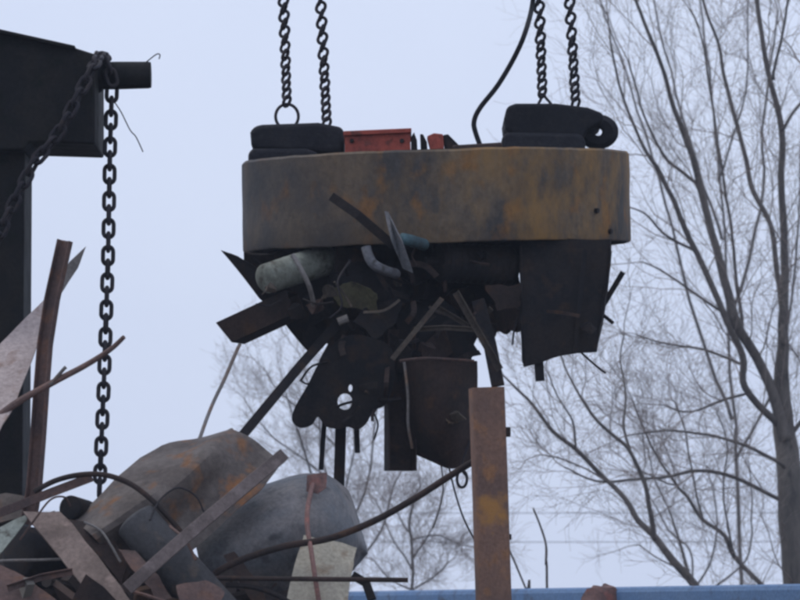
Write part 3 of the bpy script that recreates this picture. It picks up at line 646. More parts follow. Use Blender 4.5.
sheet('torn_plate', 'narrow dark plate lying flat under the left rim of the magnet', 'plate', [(243, 254, 19.6), (300, 250, 19.55), (330, 262, 19.6), (322, 300, 19.7), (290, 318, 19.75), (262, 290, 19.7)], 0.01, 'dark', 0.012, UG, 5, 0.012)
bar('flat_bar', 'long dark flat bar slanting down from the magnet to the scrap heap', 'bar', [(346, 314, 19.5), (300, 366, 19.2), (242, 436, 18.9)], rect(9.5 * s, 0.012), 'dark', group=UG)
rod('thin_rod', 'thin grey rod hanging from the open box section', 'rod', [(240, 344, 19.06), (225, 378, 19.0), (212, 405, 18.95), (199, 440, 18.8)], 4, 'grey', UG, n=6)
# casting with a hole
def holed(name, label, cat, outline, holes, Y, th, mname, group):
    """flat plate cut from an outline with round holes (triangle fill between loops)"""
    bm = bmesh.new(); edges = []
    for loop in [outline] + holes:
        vs = [bm.verts.new(P(x, y, Y)) for x, y in loop]
        edges += [bm.edges.new((vs[i], vs[(i + 1) % len(vs)])) for i in range(len(vs))]
    r = bmesh.ops.triangle_fill(bm, use_beauty=True, use_dissolve=False, edges=edges)
    fc = [f for f in bm.faces]; bm.normal_update()
    bmesh.ops.recalc_face_normals(bm, faces=fc); bmesh.ops.solidify(bm, geom=bm.faces[:], thickness=th)
    m = MB(); bm.verts.index_update(); m.add([v.co.copy() for v in bm.verts], [tuple(v.index for v in f.verts) for f in bm.faces]); bm.free()
    return tag(m.build(name, M[mname]), label, cat, group)
def smooth2(pts):
    q = catmull([Vector((x, y, 0)) for x, y in pts + pts[:1]], 4)[:-1]; return [(v.x, v.y) for v in q]
def circ(cx, cy, rx, ry=None, n=14): return [(cx + rx * math.cos(2 * math.pi * k / n), cy + (ry or rx) * math.sin(2 * math.pi * k / n)) for k in range(n)]
holed('axle_bracket', 'dark lobed axle bracket with round hole hanging low under the magnet', 'bracket',
      smooth2([(317, 367), (307, 387), (296, 406), (292, 420), (300, 428), (312, 425), (318, 417), (325, 426), (337, 429), (348, 427), (357, 430), (366, 424), (374, 411), (386, 404), (394, 380), (392, 350), (372, 338), (350, 336), (330, 348)]),
      [circ(345, 402, 7.5, 8.5), circ(350.5, 388.5, 2.2, 4, 8)], 19.3, 0.05, 'dark', UG)
sheet('torn_plate', 'dark crumpled plate leaning on the back of the lobed bracket', 'plate', [(318, 360, 19.45), (340, 320, 19.5), (392, 318, 19.5), (404, 352, 19.45), (396, 400, 19.4), (372, 405, 19.4), (362, 380, 19.4), (330, 385, 19.42)], 0.012, 'dark', 0.03, UG, 5, 0.012)
bar('flat_bar', 'thin dark strip hanging straight down left of the square bar', 'bar', [(325, 415, 19.4), (323, 440, 19.4), (321, 470, 19.4)], rect(5 * s, 0.008), 'dark', group=UG)
bar('square_bar', 'dark square bar hanging straight down below the lobed bracket', 'bar', [(341, 418, 19.42), (340, 455, 19.42), (338.5, 496, 19.42)], rect(11 * s, 11 * s), 'dark', group=UG)
bar('flat_bar', 'short dark stub hanging below the lobed bracket', 'bar', [(356, 415, 19.4), (357.5, 453, 19.4)], rect(5.5 * s, 0.02), 'dark', group=UG)
bar('channel_section', 'dark reddish channel section hanging upright beside the curved bucket', 'steel section', [(397, 330, 19.45), (398, 400, 19.4), (398, 471, 19.4)], channel_prof(29 * s, 20 * s, 0.008), 'dark_rust', up=Vector((0.25, -1, 0)), group=UG)
# curved bucket sheet
tag(loft_mb([[(404, 362, 19.3), (425, 359, 19.12), (450, 359, 19.1), (476, 361, 19.3)],
             [(405, 395, 19.32), (427, 395, 19.13), (452, 395, 19.12), (477, 396, 19.32)],
             [(407, 425, 19.36), (429, 430, 19.2), (453, 430, 19.18), (478, 428, 19.36)],
             [(411, 452, 19.45), (432, 461, 19.34), (452, 468, 19.32), (471, 462, 19.45)]], 0.006, 4, 0.006).build('loader_bucket', M['dark_rust'], smooth='auto'),
    'curved dark brown bucket-like sheet hanging lowest beside the rusty post', 'bucket', UG)
rod('rim_bar', 'thin pale lip rod along the top edge of the curved bucket', 'rod', [(400, 361, 19.1), (430, 358, 19.06), (474, 361, 19.1)], 3, 'rust', UG, n=6)
rod('rim_bar', 'thin grey edging rod down the side of the curved bucket', 'rod', [(404, 362, 19.18), (408, 395, 19.2), (408, 425, 19.22), (412, 448, 19.3)], 3, 'grey', UG, n=6)
# A-shaped angle frame
AF = empty('angle_iron_frame', P(440, 360, 19.0), 'brownish A-shaped angle iron frame wedged above the curved bucket', 'frame', UG)
def afp(pts, a, up=Vector((0, -1, 0))):
    m = MB(); m.sweep([P(*p) for p in pts], angle_prof(a, 0.006), up); m.build('angle_bar', M['angle'], AF)
afp([(444, 300, 19.0), (394, 361, 18.97)], 5 * s)
afp([(459, 291, 19.0), (503, 368, 18.96)], 7 * s)
afp([(414, 327, 19.01), (445, 325, 19.0), (474, 327, 19.0)], 5 * s)
afp([(440, 306, 19.03), (470, 324, 19.03)], 5 * s)
bar('flat_bar', 'stout dark bar end hanging just above the top of the rusty post', 'bar', [(478, 300, 19.15), (490, 345, 19.13), (498, 386, 19.1)], rect(13 * s, 0.03), 'dark', group=UG)
# big open box at right
def openbox():
    root = empty('steel_cabinet', P(565, 360, 19.4), 'big dark open-sided steel cabinet clinging under the magnet rim away from the gas bottle', 'cabinet', UG)
    f = [(519, 237, 19.3), (612, 240, 19.35), (608, 285, 19.3), (597, 351, 19.3), (560, 357, 19.28), (523, 366, 19.25), (520, 310, 19.25)]
    sheet_mb(f, 0.008, 0.02, 4, 3.0).build('front_panel', M['dark'], root, smooth='auto')
    sheet_mb([(611, 249, 19.32), (610, 252, 19.9), (597, 340, 19.9), (597, 350, 19.32)], 0.006, 0.01).build('side_panel', M['dark'], root, smooth='auto')
    sheet_mb([(520, 246, 19.27), (522, 250, 19.9), (524, 352, 19.9), (523, 364, 19.27)], 0.006, 0.01).build('side_panel', M['dark'], root, smooth='auto')
    m = MB(); m.sweep([P(538, 352, 19.3), P(540, 381, 19.3)], rect(9 * s, 9 * s), Vector((0, -1, 0))); m.build('foot', M['dark'], root)
    m = MB(); m.sweep([P(585, 250, 19.27), P(575, 352, 19.26)], rect(0.02, 0.008), Vector((0, -1, 0))); m.build('stiffener', M['dark'], root)
openbox()
bar('flat_bar', 'short dark bar poking upward beside the steel cabinet', 'bar', [(598, 314, 19.45), (623, 272, 19.4)], rect(5.5 * s, 0.008), 'dark', group=UG)
rod('thin_rod', 'stubby dark rod poking downward beside the steel cabinet', 'rod', [(592, 306, 19.45), (613, 323, 19.4)], 4, 'dark', UG, n=6)
# pieces in front of the drum face
bar('flat_bar', 'dark flat bar leaning up across the drum face of the magnet', 'bar', [(331, 196, 18.97), (358, 215, 18.97), (394, 246, 19.05)], rect(9 * s, 0.01), 'dark', group=UG)
sheet('torn_strip', 'slim blue-grey wedge strip standing up against the drum face', 'strip', [(385, 211, 18.97), (389, 212, 18.97), (402, 240, 18.97), (413, 272, 19.05), (402, 268, 19.05), (391, 240, 18.97)], 0.006, 'bluegrey', 0.004, UG)
cyl('pipe_end', 'small teal painted pipe end peeping from under the drum face', 'pipe', (402, 239, 19.0), (424, 245, 19.1), 6, 'teal', UG, dome=0.6, n=16)
rod('bent_pipe', 'short grey bent pipe elbow under the middle of the drum', 'pipe', [(366, 247, 19.02), (372, 262, 19.0), (384, 270, 19.03), (396, 274, 19.15)], 10, 'elbow', UG, n=14)
sheet('torn_plate', 'dull olive plate deep in the scrap cluster', 'plate', [(326, 288, 19.35), (352, 280, 19.3), (378, 292, 19.3), (380, 312, 19.35), (340, 304, 19.35)], 0.006, 'olive', 0.01, UG, 5, 0.012)
sheet('torn_plate', 'brownish plate beside the steel cabinet under the drum', 'plate', [(486, 288, 19.15), (518, 283, 19.2), (520, 306, 19.22), (496, 312, 19.18)], 0.008, 'dark_rust', 0.01, UG, 5, 0.012)
def motor():
    root = empty('electric_motor', P(470, 296, 19.3), 'dark electric motor casing tight under the middle of the magnet', 'motor', UG)
    A = P(438, 262, 19.28); B = P(512, 266, 19.42); L_ = (B - A).length; r = 22 * S(19.3); q = Matrix.Translation(A) @ (B - A).to_track_quat('Z', 'Y').to_matrix().to_4x4()
    pr = [(0.0, 0), (r * 0.8, 0), (r * 0.95, 0.02)]
    for k in range(9): z = 0.03 + k * (L_ - 0.06) / 9; pr += [(r * 0.9, z), (r * 0.93, z + 0.006), (r * 0.93, z + 0.012), (r * 0.9, z + 0.018)]
    pr += [(r * 0.95, L_ - 0.02), (r * 0.8, L_), (0.0, L_)]
    m = MB(); m.lathe(pr, 28, q); m.build('casing', M['dark'], root, smooth='auto', weld=True)
    m = MB(); m.tube([A - (B - A).normalized() * 0.06, A], 0.02, 12); m.build('shaft', M['dark'], root, smooth='auto')
motor()
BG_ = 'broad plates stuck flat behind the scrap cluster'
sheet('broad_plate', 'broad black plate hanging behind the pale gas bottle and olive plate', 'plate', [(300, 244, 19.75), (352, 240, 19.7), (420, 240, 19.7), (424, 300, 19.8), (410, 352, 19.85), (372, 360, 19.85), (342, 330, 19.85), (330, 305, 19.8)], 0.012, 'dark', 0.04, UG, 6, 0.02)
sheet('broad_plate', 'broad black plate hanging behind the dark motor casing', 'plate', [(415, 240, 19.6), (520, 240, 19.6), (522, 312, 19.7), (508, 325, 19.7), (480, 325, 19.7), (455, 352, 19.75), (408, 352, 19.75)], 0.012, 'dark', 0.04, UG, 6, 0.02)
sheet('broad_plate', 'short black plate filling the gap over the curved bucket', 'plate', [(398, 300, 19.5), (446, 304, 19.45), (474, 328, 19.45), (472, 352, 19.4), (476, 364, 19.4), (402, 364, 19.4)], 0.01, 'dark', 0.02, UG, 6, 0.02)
cyl('gas_bottle', 'dark sooty bottle hidden among the scrap near the olive plate', 'gas bottle', (345, 275, 19.5), (395, 300, 19.5), 24, 'dark', UG, dome=0.6)
rod('thin_rod', 'pale stub of rod showing beside the long slanting flat bar', 'rod', [(338, 322, 19.2), (348, 318, 19.2)], 8, 'grey', UG, n=8)
rng = random.Random(3)
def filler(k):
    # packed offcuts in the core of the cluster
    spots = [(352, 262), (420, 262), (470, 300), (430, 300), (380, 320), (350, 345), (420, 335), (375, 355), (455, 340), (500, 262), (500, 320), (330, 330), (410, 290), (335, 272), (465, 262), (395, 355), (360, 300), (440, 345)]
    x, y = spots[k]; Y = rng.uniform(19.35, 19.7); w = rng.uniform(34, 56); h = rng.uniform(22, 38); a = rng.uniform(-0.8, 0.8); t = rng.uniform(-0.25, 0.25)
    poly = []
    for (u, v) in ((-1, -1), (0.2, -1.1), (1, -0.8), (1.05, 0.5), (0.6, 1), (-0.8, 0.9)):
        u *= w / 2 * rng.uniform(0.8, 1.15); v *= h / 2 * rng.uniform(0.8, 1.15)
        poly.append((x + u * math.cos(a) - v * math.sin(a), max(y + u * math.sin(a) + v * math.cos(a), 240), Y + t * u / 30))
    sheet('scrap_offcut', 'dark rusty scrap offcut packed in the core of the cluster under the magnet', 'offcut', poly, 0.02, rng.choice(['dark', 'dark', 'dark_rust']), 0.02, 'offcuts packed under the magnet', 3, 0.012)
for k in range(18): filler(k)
for (pts, w_) in (([(520, 312, 19.35), (514, 330, 19.3), (512, 345, 19.3)], 2.2), ([(330, 352, 19.4), (322, 372, 19.35), (310, 384, 19.3), (300, 380, 19.3)], 2.0), ([(372, 410, 19.35), (378, 424, 19.35), (374, 440, 19.35)], 2.0),
                  ([(282, 300, 19.3), (270, 306, 19.25), (256, 304, 19.2)], 1.8), ([(470, 440, 19.3), (462, 466, 19.28), (466, 476, 19.28)], 2.0), ([(350, 262, 19.15), (338, 282, 19.05), (342, 306, 19.05), (330, 318, 19.08)], 2.2)):
    rod('wire_end', 'thin dark crooked wire end sprouting from the scrap cluster', 'wire', pts, w_, 'chain', 'wire ends in the scrap cluster', n=5)
rod('thin_rod', 'thin dark rod slanting out below the steel cabinet', 'rod', [(574, 346, 19.35), (590, 360, 19.3), (606, 373, 19.28)], 2.4, 'dark', UG, n=6)
def small_bits():
    rg = random.Random(19); zones = [(258, 345, 262, 318, 6), (340, 515, 252, 345, 20), (312, 392, 345, 415, 9), (395, 475, 300, 356, 5), (405, 470, 380, 430, 2), (525, 600, 255, 345, 2)]
    for (x0, x1, y0, y1, n) in zones:
        for k in range(n):
            x, y = rg.uniform(x0, x1), rg.uniform(y0, y1); Y = rg.uniform(19.12, 19.3); a = rg.uniform(0, 6.28); L_ = rg.uniform(8, 24); kind = rg.random()
            mm = rg.choice(['dark', 'dark', 'dark_rust', 'dark_rust', 'angle']); b = a + rg.uniform(-0.9, 0.9)
            p0 = (x - L_ * math.cos(a), max(244, y - L_ * math.sin(a) * 0.8), Y + rg.uniform(-0.06, 0.1)); p1 = (x, y, Y); p2 = (x + L_ * math.cos(b), max(244, y + L_ * math.sin(b) * 0.8), Y + rg.uniform(-0.06, 0.1))
            if kind < 0.4:
                m = MB(); m.sweep(catmull([P(*p0), P(*p1), P(*p2)], 4), rect(rg.uniform(2.5, 7) * s, 0.005), Vector((rg.uniform(-0.4, 0.4), -1, 0.1))); o = m.build('scrap_bit', M[mm])
            elif kind < 0.7:
                m = MB(); m.tube(catmull([P(*p0), P(*p1), P(*p2)], 4), rg.uniform(0.8, 2.4) * s, 7); o = m.build('scrap_bit', M[mm], smooth='auto')
            else:
                w = rg.uniform(5, 11); poly = [(x + w * rg.uniform(0.6, 1.4) * math.cos(t * 1.05 + a), y + w * rg.uniform(0.5, 1.2) * math.sin(t * 1.05 + a), Y + rg.uniform(-0.05, 0.05)) for t in range(6)]
                o = sheet_mb(poly, 0.006, 0.02, 3, 8.0, 0.008).build('scrap_bit', M[mm], smooth='auto')
            tag(o, 'small dark bent scrap bit sticking out of the cluster under the magnet', 'scrap bit', 'small bits in the scrap cluster')
small_bits()
rod('dangling_wire', 'thin dark wire dangling from the curved bucket to behind the rusty post', 'wire', [(448, 462, 19.3), (452, 480, 19.3), (456, 496, 19.28), (462, 515, 19.25), (470, 532, 19.2), (482, 552, 19.1)], 2, 'chain', UG, n=5)
rod('hanging_wire', 'faint thin wire trailing below the curved bucket', 'wire', [(441, 464, 19.35), (443, 485, 19.35), (440, 505, 19.35), (433, 528, 19.35)], 1.6, 'grey', UG, n=5)

# ------------------------------------------------------------------ rusty post
YP = 17.9; sp = S(YP)
def post():
    b = P(495, 600, YP); root = empty('rusty_post', Vector((b.x, YP, 0)), 'upright rusty brown steel post standing in front of the blue skip', 'post')
    top = P(486.5, 388, YP); bot = Vector((P(494, 600, YP).x + 0.055, YP, 0.0)); w = 33 * sp
    pts = [bot.lerp(top, k / 12) for k in range(13)]
    pts = [p + Vector((noise.noise(Vector((0, 0, p.z * 2))) * 0.004, 0, 0)) for p in pts]; pts[-1] = top
    r = 0.018; prof = []
    for (cx, cy, a0) in ((w / 2 - r, w / 2 - r, 0), (-w / 2 + r, w / 2 - r, 90), (-w / 2 + r, -w / 2 + r, 180), (w / 2 - r, -w / 2 + r, 270)):
        for k in range(4): a = R(a0 + 30 * k); prof.append((cx + r * math.cos(a), cy + r * math.sin(a)))
    m = MB(); m.sweep(pts, prof, Vector((0.12, -1, 0))); m.build('shaft', M['rust_post'], root, smooth='auto')
    m = MB(); m.box((bot.x, bot.y, 0.01), (0.34, 0.34, 0.02)); m.build('foot_plate', M['dark_rust'], root, bevel=0.003)
    q = P(508, 432, YP - 0.03); m = MB(); m.box((q.x, q.y, q.z), (0.022, 0.03, 0.04)); m.build('lug', M['dark_rust'], root, bevel=0.004)
    q = P(509, 537, YP - 0.03); m = MB(); m.tube([q - Vector((0.012, 0, 0)), q + Vector((0.01, 0, 0))], 0.012, 8); m.build('bolt', M['dark'], root)
post()
# patch of bare orange rust on the post is in its material
# ------------------------------------------------------------------ scrap heap
HG = 'scrap lying on the heap'
def heap_mat():
    m = mat('mixed_scrap', (0.10, 0.07, 0.058), (0.06, 0.048, 0.043), (0.14, 0.08, 0.05), 5, var=0.0)
    t = m.node_tree; N = t.nodes; L = t.links; hs = [n for n in N if n.type == 'HUE_SAT'][0]; b = N['Principled BSDF']
    ge = N.new('ShaderNodeNewGeometry'); r = N.new('ShaderNodeValToRGB'); r.color_ramp.interpolation = 'CONSTANT'; cr = r.color_ramp
    cols = [(0.0, (0.05, 0.04, 0.036)), (0.22, (0.13, 0.085, 0.07)), (0.42, (0.09, 0.085, 0.085)), (0.56, (0.17, 0.10, 0.065)), (0.7, (0.20, 0.165, 0.15)), (0.82, (0.03, 0.028, 0.03)), (0.93, (0.26, 0.25, 0.22)), (0.97, (0.09, 0.12, 0.17))]
    cr.elements[0].color = (*cols[0][1], 1); cr.elements[1].position = cols[1][0]; cr.elements[1].color = (*cols[1][1], 1)
    for p_, c_ in cols[2:]: e = cr.elements.new(p_); e.color = (*c_, 1)
    L.new(ge.outputs['Random Per Island'], r.inputs[0])
    mx = N.new('ShaderNodeMix'); mx.data_type = 'RGBA'; mx.inputs[0].default_value = 0.62
    L.new(hs.outputs[0], mx.inputs[6]); L.new(r.outputs[0], mx.inputs[7]); L.new(mx.outputs[2], b.inputs['Base Color']); return m
M['heap'] = heap_mat()
def heap_mass():
    rng = random.Random(5); m = MB()
    xL, xR = -3.6, -0.15
    def top(x, y):
        e = P(0, 0, 1)
        base = 1.84 + 0.14 * math.exp(-((x + 1.15) / 0.55) ** 2) + 0.06 * math.exp(-((x + 1.75) / 0.3) ** 2)
        fx = max(0.0, min(1.0, (xR + 0.35 - x) / 0.75)) * max(0.0, min(1.0, (x - xL + 0.6) / 1.5)); fy = max(0.0, 1 - (abs(y - 18.6) / 2.1) ** 2)
        return base * fx ** 0.6 * fy
    for k in range(2600):
        x = rng.uniform(xL - 0.5, xR + 0.4); y = rng.uniform(16.6, 20.6); h = top(x, y)
        if h < 0.05: continue
        z = h - rng.random() ** 2 * 0.25 - 0.05
        q = Matrix.Rotation(rng.uniform(0, 6.28), 3, 'Z') @ Matrix.Rotation(rng.gauss(0, 0.5), 3, 'X') @ Matrix.Rotation(rng.gauss(0, 0.5), 3, 'Y')
        t = rng.random()
        if t < 0.55: m.box((x, y, z), (rng.uniform(0.12, 0.45), rng.uniform(0.08, 0.3), rng.uniform(0.006, 0.03)), q)
        elif t < 0.8: m.box((x, y, z), (rng.uniform(0.25, 0.7), rng.uniform(0.02, 0.06), rng.uniform(0.01, 0.05)), q)
        else:
            c = Vector((x, y, z)); d = q @ Vector((rng.uniform(0.12, 0.4), 0, 0)); m.tube([c - d, c + d], rng.uniform(0.012, 0.05), 7)
    n = 36
    for i in range(n):
        for j in range(n):
            cs = []
            for (a, b) in ((i, j), (i + 1, j), (i + 1, j + 1), (i, j + 1)):
                x = xL - 0.5 + (xR + 0.9 - xL) * a / n; y = 16.5 + 4.2 * b / n; cs.append((x, y, max(top(x, y) - 0.16, -0.02)))
            m.add(cs, [(0, 1, 2, 3)])
    o = m.build('scrap_heap', M['heap'] if 'heap' in M else M['dark_rust'], origin=(-1.6, 18.6, 0)); tag(o, 'mass of small rusty scrap making up the body of the heap', 'scrap heap', kind='stuff')
heap_mass()

YH = 18.0; sh = S(YH)
bar('rusty_strip', 'tall narrow rusty strip standing upright in front of the black crane post', 'strip', [(67, 241, 18.3), (61, 268, 18.3), (54, 300, 18.3), (47, 345, 18.28), (43, 395, 18.26), (40, 440, 18.25), (36, 490, 18.2), (30, 525, 18.2)], channel_prof(15 * sh, 8 * sh, 0.006), 'rust', up=Vector((-0.5, -1, 0)), group=HG)
sheet('metal_sliver', 'pointed grey-brown metal sliver behind the tall rusty strip', 'sliver', [(86, 247, 18.45), (78, 268, 18.45), (60, 296, 18.45), (48, 312, 18.45), (54, 290, 18.45), (70, 262, 18.45)], 0.005, 'grey', 0.006, HG)
sheet('steel_plate', 'large pale dusty plate leaning against the black crane post', 'plate', [(-40, 376, 18.4), (0, 345, 18.55), (47, 298, 18.74), (43, 332, 18.6), (30, 366, 18.4), (16, 402, 18.2), (0, 432, 18.05), (-40, 480, 17.8)], 0.006, 'pale_pink', 0.012, HG, 4)
rod('thin_rod', 'thin bent branch-like rod reaching across the hanging chain', 'rod', [(-20, 432, 18.15), (15, 404, 18.15), (50, 384, 18.15), (85, 366, 18.15), (110, 350, 18.12), (124, 337, 18.1)], (8, 4.5), 'rust', HG)
rod('thin_rod', 'short stub forking off the bent branch-like rod', 'rod', [(50, 385, 18.14), (58, 376, 18.14), (66, 367, 18.13)], 4, 'grey', HG, n=6)
rod('bent_rod', 'dark bent rod arching over the heap in front of the folded sheet', 'rod', [(34, 492, 17.95), (55, 481, 17.95), (80, 475, 17.92), (105, 475, 17.9), (130, 484, 17.88), (152, 500, 17.86), (168, 516, 17.84), (184, 535, 17.84)], 5.5, 'dark_rust', HG)
bar('flat_bar', 'brown bent flat bar beneath the arching rod', 'bar', [(-20, 520, 17.95), (20, 505, 17.95), (50, 493, 17.95), (92, 477, 17.98)], rect(9 * sh, 0.01), 'rust', group=HG)
# big folded sheet
tag(loft_mb([[(74, 522, 18.0), (105, 492, 18.1), (128, 470, 18.2), (162, 447, 18.35), (200, 436, 18.45), (233, 428, 18.5)],
             [(92, 536, 17.8), (128, 512, 17.85), (152, 496, 17.92), (180, 474, 18.02), (206, 452, 18.14), (232, 430, 18.34)],
             [(112, 556, 17.9), (146, 536, 17.96), (174, 520, 18.02), (204, 494, 18.1), (234, 468, 18.2), (258, 444, 18.36)],
             [(150, 588, 17.95), (178, 562, 18.0), (205, 540, 18.05), (235, 512, 18.1), (262, 488, 18.15), (281, 462, 18.3)]], 0.006, 5, 0.022, 3.2).build('folded_sheet', M['rust_orange'], smooth='auto'),
    'big folded tank sheet with orange rust patches on top of the heap', 'sheet', HG)
_fo = [o for o in COL.objects if o.name.startswith('folded_sheet')][0]; _c = P(243, 490, 18.1) - _fo.location
rust_spot(M['rust_orange'], tuple(_c), 0.10, (0.30, 0.13, 0.05))
bar('flat_bar', 'grey-brown flat bar lying diagonally over the folded tank sheet', 'bar', [(283, 455, 17.98), (276, 461, 17.95), (240, 491, 17.8), (190, 533, 17.58), (158, 561, 17.5), (126, 590, 17.42)], rect(12.5 * sh, 0.035), 'rust_grey', up=Vector((0.1, -1, 0.1)), group=HG)
cyl('dark_pipe', 'fat dark grey pipe lying under the diagonal flat bar', 'pipe', (137, 522, 17.85), (232, 628, 17.72), 22, 'dark_grey' if 'dark_grey' in M else 'dark', HG, dome=0.3)
# blue-grey tank end
tag(loft_mb([[(196, 522, 18.45), (225, 507, 18.5), (262, 486, 18.55), (297, 475, 18.6), (328, 478, 18.62), (346, 492, 18.64)],
             [(196, 540, 18.3), (228, 520, 18.3), (264, 500, 18.32), (302, 488, 18.36), (336, 492, 18.44), (358, 520, 18.6)],
             [(200, 562, 18.22), (232, 545, 18.2), (268, 528, 18.2), (306, 516, 18.24), (343, 522, 18.36), (367, 550, 18.58)],
             [(206, 586, 18.24), (238, 574, 18.22), (272, 562, 18.22), (310, 552, 18.26), (344, 552, 18.38), (364, 556, 18.6)],
             [(210, 612, 18.36), (240, 604, 18.34), (276, 596, 18.34), (312, 588, 18.38), (342, 578, 18.46), (358, 562, 18.62)]], 0.005, 4, 0.018).build('curved_panel', M['bluegrey'], smooth='auto'),
    'rounded blue-grey tank shell bulging out of the heap', 'tank shell', HG)
sheet('beige_plate', 'dirty beige plate standing at the edge of the heap below the tank shell', 'plate', [(304, 536, 18.14), (330, 541, 18.12), (356, 548, 18.12), (352, 572, 18.0), (346, 620, 17.86), (282, 620, 17.84), (292, 575, 17.96)], 0.005, 'beige', 0.008, HG)
rod('rusty_strap', 'thin reddish strap running down over the tank shell and beige plate', 'strap', [(313, 484, 18.3), (308, 505, 18.14), (307, 525, 18.06), (311, 550, 17.95), (315, 575, 17.9), (321, 615, 17.86)], 5, 'redrust', HG, n=6)
sheet('red_tag', 'small faded red scrap of plate caught on top of the tank shell', 'plate', [(307, 476, 18.3), (327, 473, 18.34), (326, 488, 18.3), (318, 494, 18.28), (306, 492, 18.28)], 0.004, 'redrust', 0.004, HG, 2)
rod('long_pipe', 'long dark curved pipe rising from the heap to rest against the rusty post', 'pipe', [(214, 574, 17.95), (245, 559, 17.95), (285, 546, 17.97), (330, 538, 18.0), (372, 522, 18.02), (410, 501, 18.03), (445, 479, 18.04), (480, 458, 18.05)], 7, 'dark_rust', HG, n=12)
m = MB(); c = P(462, 479, 18.04); pts = [c + Vector((math.cos(a) * 5 * sh, 0, math.sin(a) * 8.5 * sh)) for a in [2 * math.pi * k / 20 for k in range(21)]]
m.tube(pts, 1.5 * sh, 7, cap=False); tag(m.build('hanging_ring', M['chain'], smooth=True), 'small oval ring hanging on the long curved pipe near the post', 'ring', HG)
rod('thin_rod', 'straight thin rod lying level across the bottom of the beige plate', 'rod', [(186, 578, 17.84), (300, 579, 17.82), (408, 580, 17.8)], 5, 'dark_rust', HG, curved=False)
rod('bent_rod', 'short dark bent rod below the level thin rod', 'rod', [(226, 585, 17.84), (252, 587, 17.83), (275, 594, 17.82), (295, 606, 17.82)], 5.5, 'dark', HG)
sheet('flat_plate', 'flat pinkish-brown plate sliding down the front of the heap', 'plate', [(23, 513, 17.86), (60, 513, 17.86), (74, 526, 17.8), (122, 589, 17.58), (133, 606, 17.52), (98, 606, 17.52), (60, 558, 17.7)], 0.008, 'rust_pink', 0.005, HG)
sheet('brown_plate', 'dark brown plate lying behind the pinkish-brown plate', 'plate', [(62, 520, 17.9), (86, 522, 17.9), (108, 532, 17.88), (128, 566, 17.8), (122, 585, 17.75), (90, 545, 17.8)], 0.006, 'dark_rust', 0.01, HG)
rod('thin_rod', 'thin pale edge wire beside the dark brown plate', 'wire', [(84, 522, 17.82), (100, 530, 17.8), (110, 543, 17.77), (121, 562, 17.74)], 2.6, 'grey', HG, n=6)
sheet('corner_plate', 'dark pointed corner of plate sticking up in front of the pinkish-brown plate', 'plate', [(86, 574, 17.45), (104, 587, 17.45), (122, 606, 17.45), (66, 612, 17.45)], 0.01, 'dark_rust', 0.004, HG, 2)
cyl('pipe_end', 'black open pipe end behind the arching rod', 'pipe', (70, 507, 17.98), (112, 524, 18.3), 12, 'dark', HG, dome=0.1)
sheet('pale_sheet', 'pale grey-green sheet corner at the foot of the black crane post', 'sheet', [(-30, 548, 17.85), (0, 528, 17.85), (30, 514, 17.88), (26, 522, 17.86), (4, 552, 17.8), (-30, 585, 17.75)], 0.005, 'pale', 0.01, HG)
sheet('steel_plate', 'brown plate lying low below the pale grey-green sheet', 'plate', [(-30, 560, 17.7), (0, 566, 17.68), (30, 580, 17.65), (62, 606, 17.6), (-30, 620, 17.55)], 0.008, 'rust', 0.01, HG)
rod('thin_rod', 'thin dark rod under the pinkish-brown plate', 'rod', [(-10, 562, 17.78), (30, 560, 17.78), (62, 559, 17.8)], 3, 'grey', HG, n=6)
cyl('round_lump', 'dark round drum end behind the pinkish-brown plate', 'drum', (20, 552, 18.0), (75, 560, 18.2), 27, 'dark', HG, dome=0.2)
sheet('grey_plate', 'light brown plate on the heap under the black crane post', 'plate', [(-20, 500, 18.3), (6, 494, 18.3), (34, 500, 18.25), (30, 515, 18.2), (-20, 530, 18.2)], 0.006, 'rust_orange', 0.01, HG)
rod('thin_rod', 'thin rusty rod end at the lower edge of the diagonal flat bar', 'rod', [(112, 588, 17.62), (140, 594, 17.62), (170, 604, 17.62)], 4, 'rust', HG, n=6)

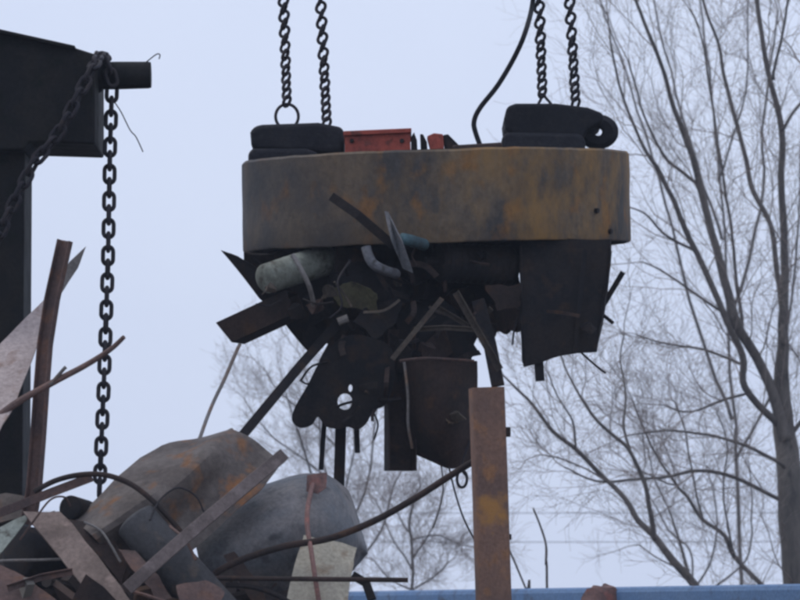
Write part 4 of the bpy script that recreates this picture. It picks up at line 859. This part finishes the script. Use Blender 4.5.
sheet('torn_strip', 'curled brown strip lying between the dark pipe and the dark brown plate', 'strip', [(118, 548, 17.75), (134, 552, 17.75), (160, 578, 17.66), (172, 598, 17.62), (158, 602, 17.62), (136, 574, 17.68)], 0.005, 'rust', 0.02, HG, 4, 0.004)
sheet('torn_strip', 'ragged brown strip under the foot of the diagonal flat bar', 'strip', [(176, 588, 17.55), (206, 582, 17.6), (226, 592, 17.6), (222, 604, 17.55), (180, 606, 17.5)], 0.006, 'rust', 0.015, HG, 3, 0.006)
sheet('torn_strip', 'brown strip lying between the tank shell and the fat dark pipe', 'strip', [(224, 556, 18.05), (236, 552, 18.05), (262, 590, 17.9), (270, 608, 17.85), (254, 608, 17.85)], 0.006, 'dark_rust', 0.015, HG, 3, 0.004)
rod('bent_rod', 'thin rusty wire loop springing from the pale grey-green sheet', 'wire', [(20, 540, 17.8), (34, 520, 17.78), (50, 500, 17.78), (64, 497, 17.8), (70, 506, 17.85)], 2.2, 'rust', HG, n=6)
rod('bent_rod', 'fine dark wire hooked over the folded tank sheet', 'wire', [(150, 520, 17.75), (160, 500, 17.85), (178, 488, 17.88), (196, 496, 17.9), (204, 512, 17.9)], 1.8, 'chain', HG, n=5)
bar('angle_bar', 'short rusty angle bar lying low in front of the dark round drum end', 'bar', [(6, 585, 17.55), (40, 574, 17.6), (72, 568, 17.62)], angle_prof(7 * sh, 0.005), 'rust', group=HG)
bar('flat_bar', 'narrow dark bar poking out past the foot of the beige plate', 'bar', [(352, 575, 17.98), (366, 583, 17.98), (372, 600, 17.95)], rect(9 * sh, 0.02), 'dark', group=HG)
rod('thin_rod', 'short rusty rod on the dark pipe below the arching rod', 'rod', [(170, 526, 17.68), (186, 540, 17.62), (196, 560, 17.58)], 3, 'rust', HG, n=6)
# ------------------------------------------------------------------ thin bluish haze volume, added to lift the dark tones
hz = MB(); hz.box((0, 80, 9.5), (364, 364, 21.0))
hm = bpy.data.materials.new('dark_lift_haze'); hm.use_nodes = True; ht = hm.node_tree; ht.nodes.clear()
ho = ht.nodes.new('ShaderNodeOutputMaterial'); hv = ht.nodes.new('ShaderNodeVolumePrincipled')
hv.inputs['Color'].default_value = (0.72, 0.82, 1.0, 1); hv.inputs['Density'].default_value = 0.0012; hv.inputs['Anisotropy'].default_value = 0.0
ht.links.new(hv.outputs[0], ho.inputs['Volume'])
tag(hz.build('haze', hm, origin=(0, 80, 0)), 'thin bluish haze added over the yard to lift the darks', 'haze', kind='stuff')
